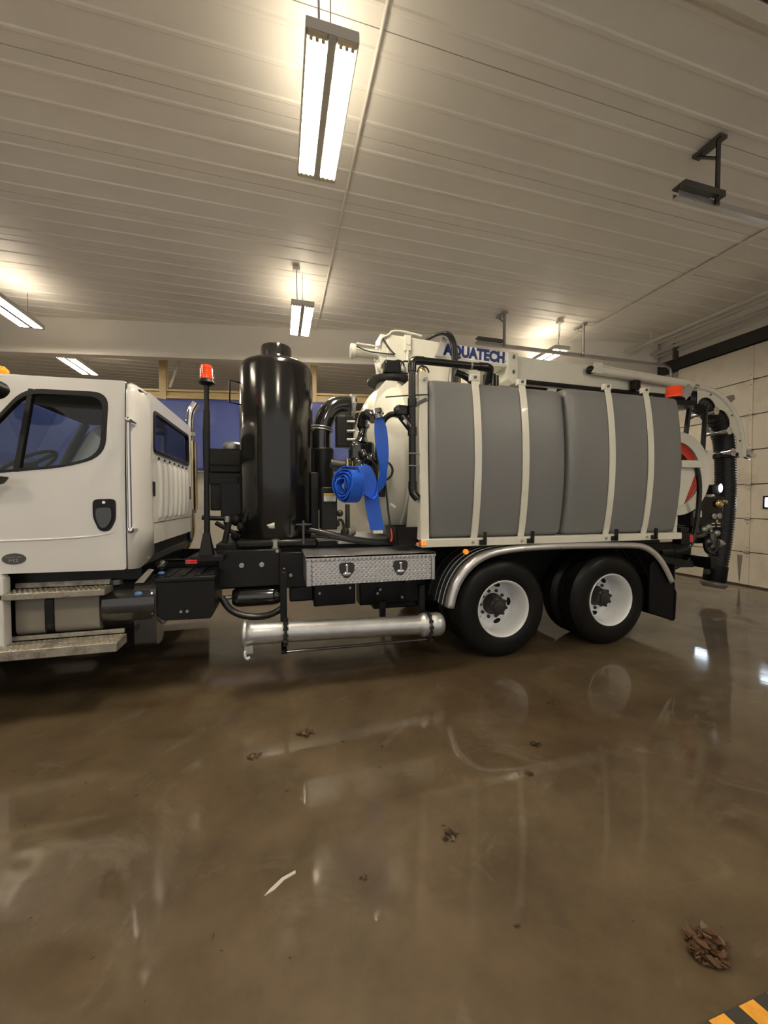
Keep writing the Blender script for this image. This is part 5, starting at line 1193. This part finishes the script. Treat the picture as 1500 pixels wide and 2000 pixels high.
tube('pump_hose', 'hose_rubber', cp, [(5.84, 4.05, 1.08), (5.86, 4.05, 0.96), (5.94, 4.05, 0.91), (6.04, 4.05, 0.96), (6.08, 4.05, 1.05)], 0.028, 10)
tl = empty('tail_lamp', (5.0, 3.75, 1.1), TR)
box('lamp_housing', 'black_plastic', tl, 4.80, 4.98, 3.60, 3.72, 1.12, 1.26, 0.008); box('lamp_housing', 'black_plastic', tl, 4.79, 4.92, 3.60, 3.72, 1.27, 1.33, 0.008)
box('lamp_lens', 'red_lens', tl, 4.93, 4.985, 3.594, 3.602, 1.145, 1.24, 0.003)
MB().prism([(4.70, 0.96), (5.30, 0.86), (5.33, 0.78), (4.70, 0.80)], 'y', 3.82, 3.92).build('rear_bumper_arm', 'black_paint', TR, bevel=0.006)
box('rear_crossbar', 'black_paint', TR, 5.75, 5.87, 3.9, 5.7, 0.72, 0.88, 0.01)
tube('tail_cable', 'hose_rubber', TR, [(4.75, 3.86, 0.78), (4.95, 3.84, 0.74), (5.15, 3.82, 0.82), (5.25, 3.82, 0.90)], 0.010, 6, 2)
tube('tail_cable', 'hose_rubber', TR, [(4.95, 3.84, 1.1), (5.02, 3.84, 1.0), (5.08, 3.84, 0.88)], 0.008, 6, 2)
rb_ = empty('rear_beacon', (5.35, 4.2, 3.05), TR)
beacon(rb_, 5.40, 4.2, 3.12, 0.105, 0.16)
box('beacon_mount', 'black_paint', rb_, 5.2, 5.6, 4.05, 4.35, 2.98, 3.06)
for x, z in ((4.95, 3.06), (5.15, 3.02)): MB().ball((x, 4.4, z), (0.16, 0.1, 0.06), 10, 6).build('tank_valve', 'black_paint', rb_)
MB().ball((5.08, 4.28, 3.10), (0.04, 0.04, 0.05), 10, 6).build('valve_cap', 'chrome', rb_)

# ------------------------------------------------------------------ aluminium suction tube in the rack
st = empty('suction_tube', (0.6, 3.5, 0.34)); tag(st, 'dull aluminium suction tube clamped below the toolbox', 'pipe')
axv = Vector((1.85, 0, -0.068)).normalized(); o1 = Vector((-0.31, 3.5, 0.506))
MB().lathe([(0.093, 0.05), (0.093, 0.30), (0.090, 0.31), (0.090, 1.66)], o1, axv, 36, caps=False).build('tube_barrel', 'aluminium', st)
MB().lathe([(0.082, 0.02), (0.112, 0.0), (0.120, 0.01), (0.120, 0.03), (0.104, 0.045), (0.098, 0.07), (0.094, 0.09)], o1, axv, 36, caps=False).build('socket_collar', 'aluminium', st)
MB().lathe([(0.080, 0.02), (0.080, 0.5)], o1, axv, 24, caps=False).build('bore', 'dark_steel', st)
MB().lathe([(0.092, 1.62), (0.112, 1.65), (0.116, 1.67), (0.112, 1.70), (0.100, 1.72), (0.100, 1.735), (0.112, 1.76), (0.116, 1.80), (0.110, 1.84), (0.09, 1.865), (0.04, 1.875)], o1, axv, 36).build('ball_end', 'aluminium', st, angle=50)
hk = MB(); hk.tube([(-0.27, 3.42, 0.42), (-0.29, 3.39, 0.37), (-0.27, 3.38, 0.325), (-0.24, 3.38, 0.34)], 0.016, 8, smooth=2); hk.box(-0.29, -0.22, 3.39, 3.42, 0.37, 0.43); hk.build('latch_hook', 'aluminium', st, angle=50)

# ------------------------------------------------------------------ blue lay-flat hose
bh = empty('discharge_hose', (0.7, 3.75, 1.62)); tag(bh, 'rolled blue lay-flat hose hanging from the black valve', 'hose')
def cr(pts, n=6):
    out = []; P = [Vector(p) for p in pts]
    for i in range(len(P) - 1):
        p0 = P[max(0, i - 1)]; p1 = P[i]; p2 = P[i + 1]; p3 = P[min(len(P) - 1, i + 2)]
        for k in range(n):
            t = k / n; out.append(0.5 * ((2 * p1) + (-p0 + p2) * t + (2 * p0 - 5 * p1 + 4 * p2 - p3) * t * t + (-p0 + 3 * p1 - 3 * p2 + p3) * t ** 3))
    return out + [P[-1]]
def strap_piece(name, pts, ws, n=6):
    p = cr(pts, n); w = cr(ws, n); MB().ribbon(p, w, 0.010).build(name, 'lay_flat_blue', bh, angle=50)
strap_piece('hanging_strip', [(0.950, 3.70, 2.50), (0.975, 3.69, 2.36), (0.995, 3.69, 2.15), (1.005, 3.69, 1.98), (0.985, 3.69, 1.84), (0.95, 3.68, 1.74), (0.885, 3.66, 1.685), (0.80, 3.66, 1.72)],
    [(0.06, 0, 0.02), (0.13, 0.02, 0.03), (0.13, 0.03, 0), (0.085, 0.04, 0), (0.09, 0.05, 0.0), (0.06, 0.09, 0.05), (0.01, 0.13, 0.02), (0.0, 0.13, 0)])
strap_piece('loose_tail', [(0.74, 3.66, 1.985), (0.80, 3.67, 1.975), (0.845, 3.68, 1.90), (0.875, 3.69, 1.76), (0.90, 3.70, 1.60), (0.925, 3.70, 1.46), (0.945, 3.70, 1.37)],
    [(0.02, 0.10, 0.01), (0.10, 0.06, 0.07), (0.14, 0.02, 0.03), (0.145, 0.0, 0.02), (0.145, 0.0, 0.02), (0.14, 0, 0.02), (0.14, 0.0, 0.015)])
box('tail_tip', 'label_white', bh, 0.90, 1.0, 3.695, 3.705, 1.335, 1.365, 0)
b = MB(); Rz = Matrix.Rotation(math.radians(32), 3, 'Z'); cc = Vector((0.685, 3.72, 1.815)); pts = []; ws = []
turns = 4.2; N_ = 150
for k in range(N_ + 1):
    a = -turns * 2 * PI * k / N_; r = 0.175 - 0.115 * k / N_ + 0.004 * math.sin(3 * a)
    wob = 0.02 * (k / N_) + 0.006 * math.sin(2.3 * a)
    pts.append(cc + Rz @ Vector((-0.02 - wob * 2.0, -r * math.sin(a + 0.4) * 0.92, r * math.cos(a + 0.4) * 1.03))); ws.append(Rz @ Vector((0.15, 0, 0)))
b.ribbon(pts, ws, 0.013); b.build('hose_roll', 'lay_flat_blue', bh, angle=50)
MB().lathe([(0.035, 0), (0.06, 0.005), (0.062, 0.05), (0.045, 0.06), (0.045, 0.10)], (0.945, 3.72, 2.56), (0.15, -0.25, -1), 20).build('hose_coupling', 'chrome', bh)
MB().cyl((0.60, 3.62, 1.80), (0.66, 3.66, 1.80), 0.03, n=14).build('roll_coupling', 'galvanised', bh)

# ------------------------------------------------------------------ floor marking and litter
hz = empty('hazard_strip', (1.5, 0.8, 0)); tag(hz, 'yellow and black hazard stripe painted on the floor at the lower right', 'floor marking')
MB().box(1.20, 3.0, 0.70, 0.865, 0.0005, 0.002).build('black_band', 'hazard_black', hz)
for k in range(10):
    x = 1.355 + k * 0.132
    MB().prism([(x - 0.045, 0.858), (x + 0.018, 0.866), (x + 0.002 + 0.04, 0.70), (x - 0.04 + 0.02, 0.70)] if False else [(x - 0.05, 0.862), (x + 0.015, 0.862), (x + 0.055, 0.70), (x - 0.01, 0.70)], 'z', 0.002, 0.004).build('yellow_stripe', 'hazard_yellow', hz)

def clump(name, x, y, size, n, label, m='leaf_brown', group='leaf litter on the floor', h=0.3, stick=0.5, seed=0):
    rnd = random.Random(seed); b = MB()
    for k in range(n):
        a = rnd.uniform(0, 2 * PI); r = size * math.sqrt(rnd.random()) * 0.8; cx, cy = x + r * math.cos(a), y + r * math.sin(a) * 0.7
        hz_ = size * h * rnd.random() * (1 - r / size) + 0.002
        if rnd.random() < stick:
            d = rnd.uniform(0, PI); l = size * rnd.uniform(0.2, 0.5)
            b.tube([(cx - l / 2 * math.cos(d), cy - l / 2 * math.sin(d), hz_), (cx, cy, hz_ + l * 0.12), (cx + l / 2 * math.cos(d), cy + l / 2 * math.sin(d), hz_ * 0.6 + 0.002)], size * 0.03 + 0.0015, 5)
        else:
            l = size * rnd.uniform(0.15, 0.32); R = Euler((rnd.uniform(-.7, .7), rnd.uniform(-.7, .7), rnd.uniform(0, 6.28))).to_matrix()
            pts = [Vector((-l, 0, 0)), Vector((-l * .3, l * .5, l * .12)), Vector((l * .5, l * .35, 0)), Vector((l, 0, l * .1)), Vector((l * .4, -l * .4, 0)), Vector((-l * .4, -l * .45, l * .1))]
            c = Vector((cx, cy, hz_ + l * 0.45)); q = [R @ p + c for p in pts]; q2 = [p - Vector((0, 0, 0.002)) for p in q]
            b.add(q + q2, [(0, 1, 2, 3, 4, 5), (11, 10, 9, 8, 7, 6)] + [(i, (i + 1) % 6, 6 + (i + 1) % 6, 6 + i) for i in range(6)])
    mz = min(v[2] for v in b.v); b.v = [(v[0], v[1], v[2] - mz) for v in b.v]
    o = b.build(name, m, None, angle=30); tag(o, label, 'leaf litter', group); return o
clump('leaf_clump', 1.50, 1.01, 0.10, 70, 'large heap of wet brown leaves near the hazard stripe', h=0.55, stick=0.35, seed=1)
clump('leaf_clump', 0.175, 2.74, 0.07, 40, 'brown leaf clump on the floor below the aluminium tube', stick=0.6, seed=2)
clump('leaf_clump', -0.17, 2.58, 0.055, 26, 'small brown leaf clump left of the larger clump below the tube', stick=0.7, seed=3)
clump('leaf_clump', 1.67, 2.20, 0.05, 26, 'dark leaf scrap on the floor in front of the front wheel', 'mud_brown', stick=0.7, seed=4)
clump('leaf_clump', 0.80, 1.70, 0.05, 22, 'dark muddy smear of leaves in the middle of the floor', 'mud_brown', h=0.1, stick=0.6, seed=5)
clump('leaf_clump', 0.345, 1.605, 0.022, 12, 'tiny dark leaf scrap left of the muddy smear', 'mud_brown', stick=0.7, seed=6)
clump('leaf_clump', 1.455, 1.97, 0.030, 14, 'thin dark twig scrap between the wheels and the muddy smear', 'mud_brown', stick=0.9, seed=7)
clump('leaf_clump', 2.15, 2.63, 0.05, 12, 'dark twig scrap on the floor in front of the rear wheel', 'mud_brown', stick=0.9, seed=8)
clump('pebble', 0.66, 2.45, 0.018, 8, 'small dark stone alone in the middle of the floor', 'grit_dark', stick=0.0, h=0.8, seed=9)
clump('pebble', 0.885, 1.263, 0.016, 8, 'small dark stone low in the picture', 'grit_dark', stick=0.3, h=0.8, seed=10)
ws_ = MB().prism([(-0.10, 0), (-0.06, 0.016), (-0.02, 0.048), (0.03, 0.066), (0.03, 0.080), (-0.03, 0.060), (-0.08, 0.022)], 'z', 0.0, 0.003)
ws_.v = [(v[0] + 0.03, v[1] + 1.64, v[2]) for v in ws_.v]
o = ws_.build('paint_scrap', 'white_scrap'); tag(o, 'pale curled scrap lying left of centre on the floor', 'scrap')
# countless grit and twigs washed over the floor
rnd = random.Random(11); gb = MB()
for k in range(300):
    x = rnd.uniform(-2.0, 6.5); y = rnd.uniform(0.9, 5.2)
    if x < 5 and y > 3.3: y = rnd.uniform(0.9, 3.3)
    s = rnd.choice((0.001, 0.0015, 0.002, 0.003)) * (1 + 0.4 * max(0, y - 1.5)); a = rnd.uniform(0, PI); l = s * rnd.uniform(1, 4)
    gb.add([(x + dx * l * math.cos(a) - dy * s * math.sin(a), y + dx * l * math.sin(a) + dy * s * math.cos(a), z) for z, q in ((0.0, 1), (s * 0.8, 0.6)) for dx, dy in ((-q, -q), (q, -q), (q, q), (-q, q))],
        [(0, 1, 2, 3), (4, 5, 6, 7), (0, 1, 5, 4), (1, 2, 6, 5), (2, 3, 7, 6), (3, 0, 4, 7)])
o = gb.build('floor_grit', 'mud_brown', None, smooth=False); tag(o, 'fine dark grit and twigs scattered over the wet floor', 'grit', kind='stuff')
